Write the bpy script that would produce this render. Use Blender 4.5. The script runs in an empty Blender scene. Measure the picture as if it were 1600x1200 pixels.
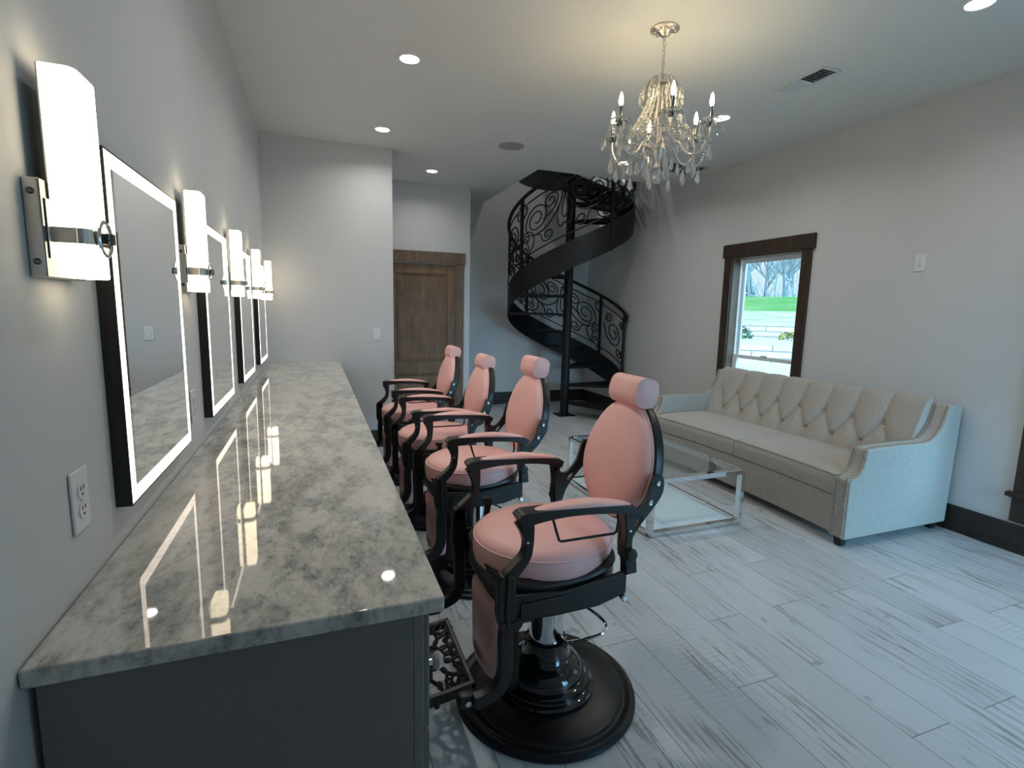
import bpy, bmesh, math, random
from mathutils import Vector, Matrix, Euler
random.seed(7)
SC = bpy.context.scene
COL = SC.collection
PI = math.pi
R = math.radians

# ------------------------------------------------------------------ camera
CAM = Vector((0.44, 0.0, 1.475))
yaw, pitch, roll = 0.3622, -0.1424, 0.0218
fwd = Vector((math.sin(yaw)*math.cos(pitch), math.cos(yaw)*math.cos(pitch), math.sin(pitch)))
rt = Vector((math.cos(yaw), -math.sin(yaw), 0.0))
up = rt.cross(fwd)
rt2 = math.cos(roll)*rt + math.sin(roll)*up
up2 = -math.sin(roll)*rt + math.cos(roll)*up
cd = bpy.data.cameras.new('camera')
cam = bpy.data.objects.new('camera', cd); COL.objects.link(cam)
m = Matrix((rt2, up2, -fwd)).transposed().to_4x4(); m.translation = CAM
cam.matrix_world = m
cd.sensor_fit = 'HORIZONTAL'; cd.sensor_width = 36.0
cd.lens = 810.5/1600*36.0
cd.clip_start = 0.02; cd.clip_end = 300
SC.camera = cam

# ------------------------------------------------------------------ view
SC.view_settings.view_transform = 'Standard'
SC.view_settings.look = 'None'
SC.view_settings.exposure = 0.22
SC.view_settings.gamma = 1.0
SC.view_settings.use_curve_mapping = False
SC.cycles.use_denoising = True
SC.cycles.max_bounces = 10
SC.cycles.diffuse_bounces = 5
SC.cycles.glossy_bounces = 5
SC.cycles.transmission_bounces = 8
SC.cycles.transparent_max_bounces = 12
SC.cycles.sample_clamp_indirect = 8.0
SC.cycles.caustics_reflective = False
SC.cycles.caustics_refractive = False
SC.cycles.use_light_tree = True

# ------------------------------------------------------------------ world: hazy blue sky, with an added bright lobe towards -y that lights the sofa end
W = bpy.data.worlds.new('world'); SC.world = W; W.use_nodes = True
nt = W.node_tree; nt.nodes.clear()
wo = nt.nodes.new('ShaderNodeOutputWorld'); bg = nt.nodes.new('ShaderNodeBackground')
tc = nt.nodes.new('ShaderNodeTexCoord')
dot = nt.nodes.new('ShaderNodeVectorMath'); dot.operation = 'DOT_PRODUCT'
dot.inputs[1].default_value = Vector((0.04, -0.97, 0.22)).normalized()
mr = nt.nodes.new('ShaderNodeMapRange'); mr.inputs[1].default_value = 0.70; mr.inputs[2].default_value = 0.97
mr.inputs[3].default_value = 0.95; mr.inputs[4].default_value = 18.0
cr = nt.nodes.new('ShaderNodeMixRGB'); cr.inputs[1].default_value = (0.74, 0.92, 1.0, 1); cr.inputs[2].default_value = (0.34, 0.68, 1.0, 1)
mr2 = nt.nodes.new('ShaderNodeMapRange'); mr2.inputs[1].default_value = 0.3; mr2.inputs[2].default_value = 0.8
L = nt.links.new
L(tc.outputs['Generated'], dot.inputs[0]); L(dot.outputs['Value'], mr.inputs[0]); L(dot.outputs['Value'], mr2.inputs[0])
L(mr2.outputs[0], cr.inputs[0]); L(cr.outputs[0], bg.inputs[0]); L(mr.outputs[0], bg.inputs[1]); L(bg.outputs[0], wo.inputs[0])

# sun from behind the building: lights only the garden
sd = bpy.data.lights.new('sun', 'SUN'); sd.energy = 1.5; sd.angle = R(3); sd.color = (1.0, 0.96, 0.88)
sun = bpy.data.objects.new('sun', sd); COL.objects.link(sun)
sun.rotation_euler = Vector((1.0, -0.35, -0.9)).to_track_quat('-Z', 'Y').to_euler()

XR, YB, YM, YA = 4.602, 7.62, 5.52, 6.83      # right wall, stair back wall, main back wall, alcove wall
ZC = 3.032
YF = -1.6                                      # front wall behind the camera
SKYLIT = []
def portal(name, loc, size, rot):
    d = bpy.data.lights.new(name, 'AREA'); d.shape = 'RECTANGLE'; d.size, d.size_y = size
    d.cycles.is_portal = True
    o = bpy.data.objects.new(name, d); COL.objects.link(o); o.location = loc; o.rotation_euler = rot
portal('portal', (XR+0.16, 4.02, 1.23), (1.68, 0.86), (0, R(90), 0))
portal('portal', (XR+0.16, 1.28, 1.23), (1.68, 0.95), (0, R(90), 0))
portal('portal', (3.675, YF-0.14, 1.2), (1.45, 2.3), (R(90), 0, 0))
portal('portal', (3.71, YB+0.14, 4.36), (1.62, 1.48), (R(-90), 0, 0))

# ------------------------------------------------------------------ materials
def mat(name, col, rough=0.5, metal=0.0, emit=None, estr=0.0, coat=0.0, spec=None, trans=0.0, ior=None):
    M = bpy.data.materials.new(name); M.use_nodes = True
    b = M.node_tree.nodes['Principled BSDF']
    b.inputs['Base Color'].default_value = (*col, 1); b.inputs['Roughness'].default_value = rough
    b.inputs['Metallic'].default_value = metal
    if emit: b.inputs['Emission Color'].default_value = (*emit, 1); b.inputs['Emission Strength'].default_value = estr
    if coat: b.inputs['Coat Weight'].default_value = coat; b.inputs['Coat Roughness'].default_value = 0.05
    if spec is not None: b.inputs['Specular IOR Level'].default_value = spec
    if trans: b.inputs['Transmission Weight'].default_value = trans
    if ior: b.inputs['IOR'].default_value = ior
    return M
class N:
    """small node helper"""
    def __init__(s, M): s.t = M.node_tree; s.b = s.t.nodes['Principled BSDF']
    def new(s, k, **kw):
        n = s.t.nodes.new(k)
        for a, v in kw.items(): setattr(n, a, v)
        return n
    def l(s, a, b): s.t.links.new(a, b)
    def coord(s, kind='Object', scale=(1, 1, 1), rot=(0, 0, 0), loc=(0, 0, 0)):
        if kind == 'World':
            g = s.new('ShaderNodeNewGeometry'); o = g.outputs['Position']
        else: o = s.new('ShaderNodeTexCoord').outputs[kind]
        mp = s.new('ShaderNodeMapping'); mp.inputs['Scale'].default_value = scale; mp.inputs['Rotation'].default_value = rot; mp.inputs['Location'].default_value = loc
        s.l(o, mp.inputs[0]); return mp.outputs[0]
    def noise(s, v, scale, detail=3, rough=0.5, dist=0.0):
        n = s.new('ShaderNodeTexNoise'); n.inputs['Scale'].default_value = scale; n.inputs['Detail'].default_value = detail
        n.inputs['Roughness'].default_value = rough; n.inputs['Distortion'].default_value = dist
        s.l(v, n.inputs['Vector']); return n.outputs['Fac']
    def ramp(s, f, stops):
        r = s.new('ShaderNodeValToRGB'); e = r.color_ramp.elements
        while len(e) < len(stops): e.new(0.5)
        for i, (p, c) in enumerate(stops):
            e[i].position = p; e[i].color = (c, c, c, 1) if not isinstance(c, tuple) else (*c, 1)
        s.l(f, r.inputs[0]); return r.outputs[0]
    def mix(s, f, a, b, mode='MIX'):
        n = s.new('ShaderNodeMixRGB', blend_type=mode)
        for i, v in ((0, f), (1, a), (2, b)):
            if isinstance(v, (int, float)): n.inputs[i].default_value = v
            elif isinstance(v, tuple): n.inputs[i].default_value = (*v, 1)
            else: s.l(v, n.inputs[i])
        return n.outputs[0]
    def math(s, op, a, b=None):
        n = s.new('ShaderNodeMath', operation=op)
        for i, v in ((0, a), (1, b)):
            if v is None: continue
            if isinstance(v, (int, float)): n.inputs[i].default_value = v
            else: s.l(v, n.inputs[i])
        return n.outputs[0]
    def bump(s, h, strength=0.2, dist=0.01):
        n = s.new('ShaderNodeBump'); n.inputs['Strength'].default_value = strength; n.inputs['Distance'].default_value = dist
        s.l(h, n.inputs['Height']); s.l(n.outputs[0], s.b.inputs['Normal'])

def m_paint(name, col, bump=0.12):
    M = mat(name, col, 0.62, spec=0.3); n = N(M); v = n.coord('World')
    f = n.noise(v, 2.0, 2); n.l(n.mix(f, tuple(c*0.985 for c in col), tuple(min(1, c*1.015) for c in col)), n.b.inputs['Base Color'])
    n.bump(n.noise(v, 160, 2), bump, 0.002); return M
M_wall = m_paint('wall_paint', (0.60, 0.61, 0.61))
M_ceil = m_paint('ceiling_paint', (0.74, 0.745, 0.73), 0.2)

def m_floor():
    M = mat('whitewashed_plank_tile', (0.55, 0.58, 0.6), 0.38, spec=0.45); n = N(M)
    g = n.new('ShaderNodeNewGeometry'); sp = n.new('ShaderNodeSeparateXYZ'); n.l(g.outputs['Position'], sp.inputs[0])
    px = n.math('DIVIDE', n.math('SUBTRACT', sp.outputs[0], 1.568-2.035), 0.2035)
    row = n.math('FLOOR', px); fx = n.math('FRACT', px)
    wn = n.new('ShaderNodeTexWhiteNoise', noise_dimensions='1D'); n.l(row, wn.inputs['W'])
    off = n.math('MULTIPLY', n.math('FLOOR', n.math('MULTIPLY', wn.outputs['Value'], 3.0)), 0.4)
    py = n.math('DIVIDE', n.math('ADD', n.math('SUBTRACT', sp.outputs[1], 0.23), off), 1.2)
    cy = n.math('FLOOR', py); fy = n.math('FRACT', py)
    def edge(f, w):
        return n.math('LESS_THAN', n.math('MINIMUM', f, n.math('SUBTRACT', 1.0, f)), w)
    gap = n.math('MAXIMUM', edge(fx, 0.009), edge(fy, 0.0015))
    idv = n.new('ShaderNodeCombineXYZ'); n.l(row, idv.inputs[0]); n.l(cy, idv.inputs[1])
    w2 = n.new('ShaderNodeTexWhiteNoise', noise_dimensions='3D'); n.l(idv.outputs[0], w2.inputs['Vector'])
    # texture coordinates shifted per plank
    add = n.new('ShaderNodeVectorMath', operation='MULTIPLY_ADD'); n.l(w2.outputs['Color'], add.inputs[0]); add.inputs[1].default_value = (31, 17, 9); n.l(g.outputs['Position'], add.inputs[2])
    def cs(sc):
        mp = n.new('ShaderNodeMapping'); mp.inputs['Scale'].default_value = sc; n.l(add.outputs[0], mp.inputs[0]); return mp.outputs[0]
    grain = n.noise(cs((55, 3.2, 1)), 1.0, 5, 0.65, 0.4)
    patch = n.noise(cs((3.0, 0.8, 1)), 1.6, 3, 0.6)
    fine = n.noise(cs((160, 9, 1)), 1.0, 3, 0.6)
    base = n.mix(w2.outputs['Value'], (0.50, 0.52, 0.53), (0.62, 0.64, 0.65))
    base = n.mix(n.ramp(fine, [(0.3, 0.25), (0.7, 0.0)]), base, (0.44, 0.45, 0.45))
    wear = n.math('MULTIPLY', n.ramp(grain, [(0.53, 0.0), (0.60, 1.0)]), n.ramp(patch, [(0.44, 0.0), (0.60, 1.0)]))
    base = n.mix(n.math('MULTIPLY', wear, 0.8), base, (0.23, 0.205, 0.185))
    knots = n.math('MULTIPLY', n.ramp(n.noise(cs((9, 5, 1)), 1.3, 2, 0.5), [(0.69, 0.0), (0.72, 1.0)]), 0.55)
    base = n.mix(knots, base, (0.25, 0.24, 0.23))
    col = n.mix(n.math('MULTIPLY', gap, 0.85), base, (0.15, 0.14, 0.13))
    n.l(col, n.b.inputs['Base Color'])
    rib = n.new('ShaderNodeTexWave', wave_type='BANDS', bands_direction='Y'); rib.inputs['Scale'].default_value = 11; rib.inputs['Distortion'].default_value = 2.5; rib.inputs['Detail'].default_value = 1
    n.l(cs((1, 1, 1)), rib.inputs['Vector'])
    saw = n.math('MULTIPLY', rib.outputs['Fac'], n.ramp(n.noise(cs((1.3, 1.1, 1)), 1.2, 1), [(0.52, 0.0), (0.6, 1.0)]))
    h = n.math('ADD', n.math('MULTIPLY', grain, 0.5), n.math('ADD', n.math('MULTIPLY', saw, 0.5), n.math('MULTIPLY', gap, -1.2)))
    n.bump(h, 0.35, 0.003)
    n.l(n.ramp(patch, [(0.3, 0.30), (0.7, 0.45)]), n.b.inputs['Roughness'])
    return M
M_floor = m_floor()

def m_marble():
    M = mat('grey_white_marble', (0.5, 0.5, 0.48), 0.03, spec=0.6); n = N(M)
    big = n.noise(n.coord('World', scale=(1.6, 0.6, 1), rot=(0, 0, R(-34))), 1.4, 5, 0.6, 0.15)
    mot = n.noise(n.coord('World', scale=(1.7, 0.75, 1), rot=(0, 0, R(-34))), 8, 9, 0.74, 0.12)
    fine = n.noise(n.coord('World', scale=(1.2, 0.8, 1), rot=(0, 0, R(-38))), 45, 6, 0.75, 0.0)
    c = n.mix(n.ramp(fine, [(0.3, 0.0), (0.7, 1.0)]), (0.53, 0.52, 0.48), (0.68, 0.665, 0.62))
    amt = n.math('MULTIPLY', n.ramp(mot, [(0.42, 1.0), (0.56, 0.0)]), n.ramp(big, [(0.40, 1.0), (0.66, 0.22)]))
    c = n.mix(n.math('MULTIPLY', amt, 0.75), c, (0.27, 0.275, 0.265))
    c = n.mix(n.math('MULTIPLY', n.ramp(fine, [(0.36, 0.7), (0.5, 0.0)]), amt), c, (0.12, 0.125, 0.125))
    vein = n.noise(n.coord('World', scale=(1.9, 0.5, 1), rot=(0, 0, R(-30)), loc=(3, 1, 0)), 1.1, 6, 0.6, 1.0)
    vv = n.math('MULTIPLY', n.ramp(vein, [(0.490, 0.0), (0.5, 1.0), (0.510, 0.0)]), n.ramp(big, [(0.45, 1.0), (0.6, 0.2)]))
    c = n.mix(n.math('MULTIPLY', vv, 0.7), c, (0.16, 0.155, 0.15))
    n.l(c, n.b.inputs['Base Color']); return M
M_marble = m_marble()

def m_wood(name, a, b, scale=1.0, axis='z', rough=0.45):
    M = mat(name, a, rough, spec=0.35); n = N(M)
    sc = {'z': (22, 22, 1.4), 'x': (1.4, 22, 22), 'y': (22, 1.4, 22)}[axis]
    f = n.noise(n.coord('World', scale=sc), scale, 6, 0.6, 1.2)
    f2 = n.noise(n.coord('World', scale=(3, 3, 1.5)), 1.5, 4, 0.6, 2.0)
    c = n.mix(n.ramp(f, [(0.3, 0.0), (0.7, 1.0)]), a, b)
    c = n.mix(n.ramp(f2, [(0.45, 0.0), (0.7, 0.45)]), c, tuple(x*0.55 for x in a))
    n.l(c, n.b.inputs['Base Color']); n.bump(f, 0.15, 0.002); return M
M_door = m_wood('knotty_brown_door_wood', (0.140, 0.076, 0.036), (0.250, 0.145, 0.072))
M_casing = m_wood('brown_casing_wood', (0.130, 0.080, 0.047), (0.200, 0.130, 0.080))
M_trim = m_wood('dark_walnut_trim', (0.030, 0.019, 0.014), (0.062, 0.040, 0.028), axis='z')
M_base = m_wood('dark_baseboard_wood', (0.022, 0.017, 0.015), (0.045, 0.034, 0.029), axis='y')
M_black = mat('black_wrought_iron', (0.006, 0.0065, 0.0075), 0.5, spec=0.35)
M_iron = mat('satin_black_cast_metal', (0.013, 0.0125, 0.012), 0.36, spec=0.45)
_n = N(M_iron); _n.bump(_n.noise(_n.coord('Object'), 260, 3), 0.12, 0.002)
M_gloss = mat('gloss_black_enamel', (0.006, 0.006, 0.007), 0.07, spec=0.6, coat=0.4)
M_disc = mat('satin_black_disc', (0.006, 0.007, 0.009), 0.33, spec=0.35)
M_chrome = mat('chrome', (0.78, 0.79, 0.8), 0.06, 1.0)
M_nickel = mat('brushed_nickel', (0.66, 0.62, 0.58), 0.36, 1.0)
M_darkmet = mat('dark_chrome', (0.16, 0.16, 0.17), 0.15, 1.0)
def m_leather():
    M = mat('pink_leather', (0.90, 0.56, 0.50), 0.42, spec=0.4); n = N(M); v = n.coord('Object')
    f = n.noise(v, 5, 3)
    n.l(n.mix(f, (0.95, 0.525, 0.485), (0.98, 0.565, 0.525)), n.b.inputs['Base Color'])
    vo = n.new('ShaderNodeTexVoronoi'); vo.inputs['Scale'].default_value = 260; n.l(v, vo.inputs['Vector'])
    n.bump(vo.outputs['Distance'], 0.12, 0.002); return M
M_pink = m_leather()
M_piping = mat('pink_leather_piping', (0.86, 0.52, 0.47), 0.4)
def m_fabric():
    M = mat('beige_linen', (0.50, 0.47, 0.42), 0.85, spec=0.15); n = N(M)
    a = n.noise(n.coord('World', scale=(260, 260, 30)), 1, 2); b = n.noise(n.coord('World', scale=(60, 60, 340)), 1, 2)
    f = n.math('MULTIPLY', n.math('ADD', a, b), 0.5)
    n.l(n.mix(n.ramp(f, [(0.38, 0.0), (0.62, 1.0)]), (0.345, 0.325, 0.29), (0.47, 0.445, 0.40)), n.b.inputs['Base Color'])
    n.b.inputs['Sheen Weight'].default_value = 0.15
    n.bump(f, 0.25, 0.002); return M
M_fabric = m_fabric()
M_nail = mat('aged_nailhead', (0.30, 0.25, 0.18), 0.35, 1.0)
M_white = mat('white_plastic', (0.72, 0.73, 0.73), 0.35)
M_vinyl = mat('white_vinyl_sash', (0.80, 0.83, 0.85), 0.35)
M_dark = mat('dark_slot', (0.01, 0.01, 0.01), 0.6)
M_cab = mat('slate_grey_cabinet_paint', (0.165, 0.16, 0.16), 0.45)
M_cabf = mat('slate_grey_face_frame', (0.18, 0.18, 0.18), 0.42)
M_mirror = mat('mirror_silver', (0.86, 0.88, 0.87), 0.0, 1.0)
M_mside = mat('black_mirror_frame', (0.006, 0.006, 0.007), 0.35)
M_led = mat('frosted_led_border', (0.9, 0.85, 0.8), 0.4, emit=(1.0, 0.84, 0.70), estr=2.7)
M_shade = mat('glowing_opal_glass', (0.9, 0.88, 0.82), 0.25, emit=(1.0, 0.82, 0.56), estr=4.6)
M_lens = mat('lit_downlight_lens', (0.9, 0.9, 0.9), 0.4, emit=(1.0, 0.98, 0.95), estr=12.0)
M_bulb = mat('lit_candle_bulb', (1, 0.9, 0.7), 0.2, emit=(1.0, 0.80, 0.48), estr=150.0)
M_grille = mat('grey_speaker_mesh', (0.36, 0.37, 0.37), 0.7)
_n = N(M_grille); _v = _n.new('ShaderNodeTexVoronoi'); _v.inputs['Scale'].default_value = 220; _n.l(_n.coord('Object'), _v.inputs['Vector']); _n.bump(_v.outputs['Distance'], 0.6, 0.004)
M_ventw = mat('white_vent_metal', (0.66, 0.68, 0.68), 0.4)

def m_pane(name, tint=(1, 1, 1), refl=1.0):
    M = bpy.data.materials.new(name); M.use_nodes = True; t = M.node_tree; t.nodes.clear()
    o = t.nodes.new('ShaderNodeOutputMaterial'); mx = t.nodes.new('ShaderNodeMixShader')
    tr = t.nodes.new('ShaderNodeBsdfTransparent'); gl = t.nodes.new('ShaderNodeBsdfGlossy'); fr = t.nodes.new('ShaderNodeFresnel')
    tr.inputs[0].default_value = (*tint, 1); gl.inputs['Roughness'].default_value = 0.0; gl.inputs[0].default_value = (refl, refl, refl, 1)
    g = t.nodes.new('ShaderNodeNewGeometry'); io = t.nodes.new('ShaderNodeMapRange'); io.inputs[3].default_value = 1.5; io.inputs[4].default_value = 1/1.5
    t.links.new(g.outputs['Backfacing'], io.inputs[0]); t.links.new(io.outputs[0], fr.inputs[0])
    t.links.new(fr.outputs[0], mx.inputs[0]); t.links.new(tr.outputs[0], mx.inputs[1]); t.links.new(gl.outputs[0], mx.inputs[2]); t.links.new(mx.outputs[0], o.inputs[0])
    return M
M_pane = m_pane('clear_window_glass', (0.93, 0.97, 0.98))
M_tglass = m_pane('clear_table_glass', (0.86, 0.92, 0.92))
M_shelf = mat('pale_blue_white_glass', (0.84, 0.93, 0.97), 0.12, spec=0.8)
M_clear = mat('clear_crystal_dish', (1, 1, 1), 0.02, trans=0.92, ior=1.5)
M_crystal = mat('cut_crystal', (1.0, 0.98, 0.95), 0.03, trans=0.62, ior=1.6, spec=1.0)

# ------------------------------------------------------------------ mesh helpers
def link(name, bm, m, parent=None, smooth=True, bevel=0.0, seg=2, loc=None, angle=35):
    me = bpy.data.meshes.new(name)
    bmesh.ops.recalc_face_normals(bm, faces=bm.faces[:])
    bm.to_mesh(me); bm.free()
    ms = m if isinstance(m, (list, tuple)) else [m]
    for x in ms: me.materials.append(x)
    if smooth:
        me.shade_smooth() if hasattr(me, 'shade_smooth') else None
        try: me.set_sharp_from_angle(angle=R(angle))
        except Exception: pass
    o = bpy.data.objects.new(name, me); COL.objects.link(o)
    if parent: o.parent = parent
    if loc: o.location = loc
    if bevel:
        b = o.modifiers.new('bevel', 'BEVEL'); b.width = bevel; b.segments = seg; b.limit_method = 'ANGLE'; b.angle_limit = R(40); b.harden_normals = False
    return o
def tag(o, label=None, cat=None, group=None, kind=None):
    if label: o['label'] = label
    if cat: o['category'] = cat
    if group: o['group'] = group
    if kind: o['kind'] = kind
    return o
def empty(name, loc=(0, 0, 0), rz=0):
    o = bpy.data.objects.new(name, None); o.empty_display_size = 0.1; COL.objects.link(o); o.location = loc; o.rotation_euler = (0, 0, rz); return o
def B(): return bmesh.new()
def box(bm, x0, x1, y0, y1, z0, z1, mi=0, M=None):
    vs = [bm.verts.new((x, y, z)) for x in (x0, x1) for y in (y0, y1) for z in (z0, z1)]
    if M:
        for v in vs: v.co = M @ v.co
    for q in ((0, 1, 3, 2), (4, 6, 7, 5), (0, 4, 5, 1), (2, 3, 7, 6), (0, 2, 6, 4), (1, 5, 7, 3)):
        f = bm.faces.new([vs[i] for i in q]); f.material_index = mi
    return bm
def bx(*a, **k): return box(B(), *a, **k)
def lathe(bm, prof, seg=48, cx=0, cy=0, sx=1, sy=1, M=None, mi=0, ph=0):
    rings = []
    for r, z in prof:
        if r < 1e-6: rings.append([bm.verts.new((cx, cy, z))])
        else: rings.append([bm.verts.new((cx+r*sx*math.cos(2*PI*i/seg+ph), cy+r*sy*math.sin(2*PI*i/seg+ph), z)) for i in range(seg)])
    for a, b in zip(rings, rings[1:]):
        if len(a) == 1 and len(b) == 1: continue
        for i in range(seg):
            j = (i+1) % seg
            if len(a) == 1: f = bm.faces.new([a[0], b[i], b[j]])
            elif len(b) == 1: f = bm.faces.new([a[i], b[0], a[j]])
            else: f = bm.faces.new([a[i], b[i], b[j], a[j]])
            f.material_index = mi
    if M:
        for rr in rings:
            for v in rr: v.co = M @ v.co
    return bm
def catmull(P, n=6, closed=False):
    P = [tuple(p) for p in P]; out = []; m = len(P)
    rng = range(m) if closed else range(m-1)
    for i in rng:
        g = (lambda k: P[k % m]) if closed else (lambda k: P[max(0, min(m-1, k))])
        p0, p1, p2, p3 = g(i-1), g(i), g(i+1), g(i+2)
        for s in range(n):
            t = s/n
            out.append(tuple(0.5*((2*b)+(-a+c)*t+(2*a-5*b+4*c-d)*t*t+(-a+3*b-3*c+d)*t**3) for a, b, c, d in zip(p0, p1, p2, p3)))
    if not closed: out.append(P[-1])
    return out
def tube(bm, pts, r, seg=8, closed=False, cap=True, mi=0, flat=1.0):
    pts = [Vector(p) for p in pts]; n = len(pts)
    rs = r if isinstance(r, (list, tuple)) else [r]*n
    rings = []; nrm = None
    for i, p in enumerate(pts):
        if closed: t = (pts[(i+1) % n]-pts[i-1])
        else: t = pts[min(i+1, n-1)]-pts[max(i-1, 0)]
        if t.length < 1e-9: t = Vector((0, 0, 1))
        t.normalize()
        if nrm is None:
            a = Vector((0, 0, 1)) if abs(t.z) < 0.9 else Vector((1, 0, 0))
            nrm = (a-t*a.dot(t)).normalized()
        else:
            nrm = nrm-t*nrm.dot(t)
            nrm = nrm.normalized() if nrm.length > 1e-6 else t.orthogonal().normalized()
        bn = t.cross(nrm)
        rings.append([bm.verts.new(p+rs[i]*(math.cos(2*PI*k/seg)*nrm+flat*math.sin(2*PI*k/seg)*bn)) for k in range(seg)])
    m_ = n if closed else n-1
    for i in range(m_):
        a, b = rings[i], rings[(i+1) % n]
        for k in range(seg):
            f = bm.faces.new([a[k], a[(k+1) % seg], b[(k+1) % seg], b[k]]); f.material_index = mi
    if cap and not closed:
        bm.faces.new(rings[0][::-1]).material_index = mi; bm.faces.new(rings[-1]).material_index = mi
    return bm
def prism(bm, pts, a0, a1, axis='y', mi=0):
    """closed 2D outline extruded along an axis; axis y: pts=(x,z); axis x: pts=(y,z); axis z: pts=(x,y)"""
    def P(p, a): return {'y': (p[0], a, p[1]), 'x': (a, p[0], p[1]), 'z': (p[0], p[1], a)}[axis]
    A = [bm.verts.new(P(p, a0)) for p in pts]; Bv = [bm.verts.new(P(p, a1)) for p in pts]; n = len(pts)
    bm.faces.new(A).material_index = mi; bm.faces.new(Bv[::-1]).material_index = mi
    for i in range(n): bm.faces.new([A[i], A[(i+1) % n], Bv[(i+1) % n], Bv[i]]).material_index = mi
    return bm
def strap(bm, path, y0, y1, n=6, mi=0):
    """flat bar of varying width following a path of (x, z, width), between y0 and y1"""
    q = catmull(path, n); L_, R_ = [], []
    for i, (x, z, w) in enumerate(q):
        a = q[max(0, i-1)]; b = q[min(len(q)-1, i+1)]; dx, dz = b[0]-a[0], b[1]-a[1]; l = math.hypot(dx, dz) or 1
        nx, nz = -dz/l, dx/l
        L_.append((x+nx*w/2, z+nz*w/2)); R_.append((x-nx*w/2, z-nz*w/2))
    ya, yb = min(y0, y1), max(y0, y1)
    vs = [[bm.verts.new((p[0], y, p[1])) for p in (L_[i], R_[i]) for y in (ya, yb)] for i in range(len(q))]
    for a, b in zip(vs, vs[1:]):
        for i, j in ((0, 1), (1, 3), (3, 2), (2, 0)):
            bm.faces.new([a[i], a[j], b[j], b[i]]).material_index = mi
    for e in (vs[0], vs[-1]): bm.faces.new([e[0], e[1], e[3], e[2]]).material_index = mi
    return bm
def prism_hole(bm, outer, holes, y0, y1):
    """plate in the xz plane with holes, between y0 and y1"""
    loops = [outer]+holes; top = []; bot = []; edges = []
    for lp in loops:
        vs = [bm.verts.new((p[0], y0, p[1])) for p in lp]; top.append(vs)
        edges += [bm.edges.new((vs[i], vs[(i+1) % len(vs)])) for i in range(len(vs))]
    geo = bmesh.ops.triangle_fill(bm, edges=edges, use_beauty=True)['geom']
    fs = [g for g in geo if isinstance(g, bmesh.types.BMFace)]
    vmap = {}
    for vs in top:
        for v in vs: vmap[v] = bm.verts.new((v.co.x, y1, v.co.z))
    for f in fs: bm.faces.new([vmap[v] for v in reversed(f.verts)])
    for vs in top:
        n = len(vs)
        for i in range(n): bm.faces.new([vs[i], vs[(i+1) % n], vmap[vs[(i+1) % n]], vmap[vs[i]]])
    return bm
def sup(bm, c, r, e1=1.0, e2=1.0, nu=32, nv=16, M=None, mi=0):
    """superellipsoid"""
    s = lambda v, e: math.copysign(abs(v)**e, v)
    rings = []
    for j in range(nv+1):
        v = -PI/2+PI*j/nv
        if j in (0, nv): rings.append([bm.verts.new((c[0], c[1], c[2]+r[2]*(-1 if j == 0 else 1)))]); continue
        rings.append([bm.verts.new((c[0]+r[0]*s(math.cos(v), e1)*s(math.cos(2*PI*i/nu), e2), c[1]+r[1]*s(math.cos(v), e1)*s(math.sin(2*PI*i/nu), e2), c[2]+r[2]*s(math.sin(v), e1))) for i in range(nu)])
    for a, b in zip(rings, rings[1:]):
        for i in range(nu):
            j = (i+1) % nu
            if len(a) == 1: f = bm.faces.new([a[0], b[j], b[i]])
            elif len(b) == 1: f = bm.faces.new([a[i], a[j], b[0]])
            else: f = bm.faces.new([a[i], a[j], b[j], b[i]])
            f.material_index = mi
    if M:
        for rr in rings:
            for v in rr: v.co = M @ v.co
    return bm
def rbox(x0, x1, y0, y1, z0, z1): return bx(x0, x1, y0, y1, z0, z1)
def kids(o): return [c for c in bpy.data.objects if c.parent == o]
def copy_tree(o, parent=None):
    c = o.copy(); COL.objects.link(c)
    if parent: c.parent = parent
    for ch in kids(o): copy_tree(ch, c)
    return c
def struct(name, bm, m, parent=None, **k):
    o = link(name, bm, m, parent, **k)
    if not parent: o['kind'] = 'structure'
    return o

# ------------------------------------------------------------------ room shell
T = 0.16
def wall_with_holes(name, axis, pos, thick, a0, a1, z0, z1, holes, m):
    """wall in the plane axis=pos, thick outward (signed); holes = (a0,a1,z0,z1)"""
    bm = B(); xs = sorted({a0, a1, *[h[0] for h in holes], *[h[1] for h in holes]}); zs = sorted({z0, z1, *[h[2] for h in holes], *[h[3] for h in holes]})
    p0, p1 = sorted((pos, pos+thick))
    for i in range(len(xs)-1):
        for j in range(len(zs)-1):
            ca, cz = (xs[i]+xs[i+1])/2, (zs[j]+zs[j+1])/2
            if any(h[0] < ca < h[1] and h[2] < cz < h[3] for h in holes): continue
            if axis == 'x': box(bm, p0, p1, xs[i], xs[i+1], zs[j], zs[j+1])
            else: box(bm, xs[i], xs[i+1], p0, p1, zs[j], zs[j+1])
    bmesh.ops.remove_doubles(bm, verts=bm.verts[:], dist=1e-5)
    seen = {}
    for f in bm.faces[:]:
        k = tuple(sorted(v.index for v in f.verts)); 
    bm.verts.index_update()
    for f in bm.faces[:]:
        seen.setdefault(tuple(sorted(v.index for v in f.verts)), []).append(f)
    dead = [f for fs in seen.values() if len(fs) > 1 for f in fs]
    if dead: bmesh.ops.delete(bm, geom=dead, context='FACES_ONLY')
    return struct(name, bm, m, smooth=False)
ZT = 5.6
struct('floor', bx(-T, XR+T, YF-T, YB+T, -0.1, 0), M_floor, smooth=False)
struct('wall_left', bx(-T, 0, YF, YM+T, 0, ZC), M_wall, smooth=False)
struct('wall_back_left', bx(0, 1.20, YM, YM+T, 0, ZC), M_wall, smooth=False)
struct('wall_alcove_left', bx(1.20-T, 1.20, YM+T, YA+T, 0, ZC), M_wall, smooth=False)
wall_with_holes('wall_alcove', 'y', YA, T, 1.20, 2.39, 0, ZC, [(1.28, 2.205, 0, 2.045)], M_wall)
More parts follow.
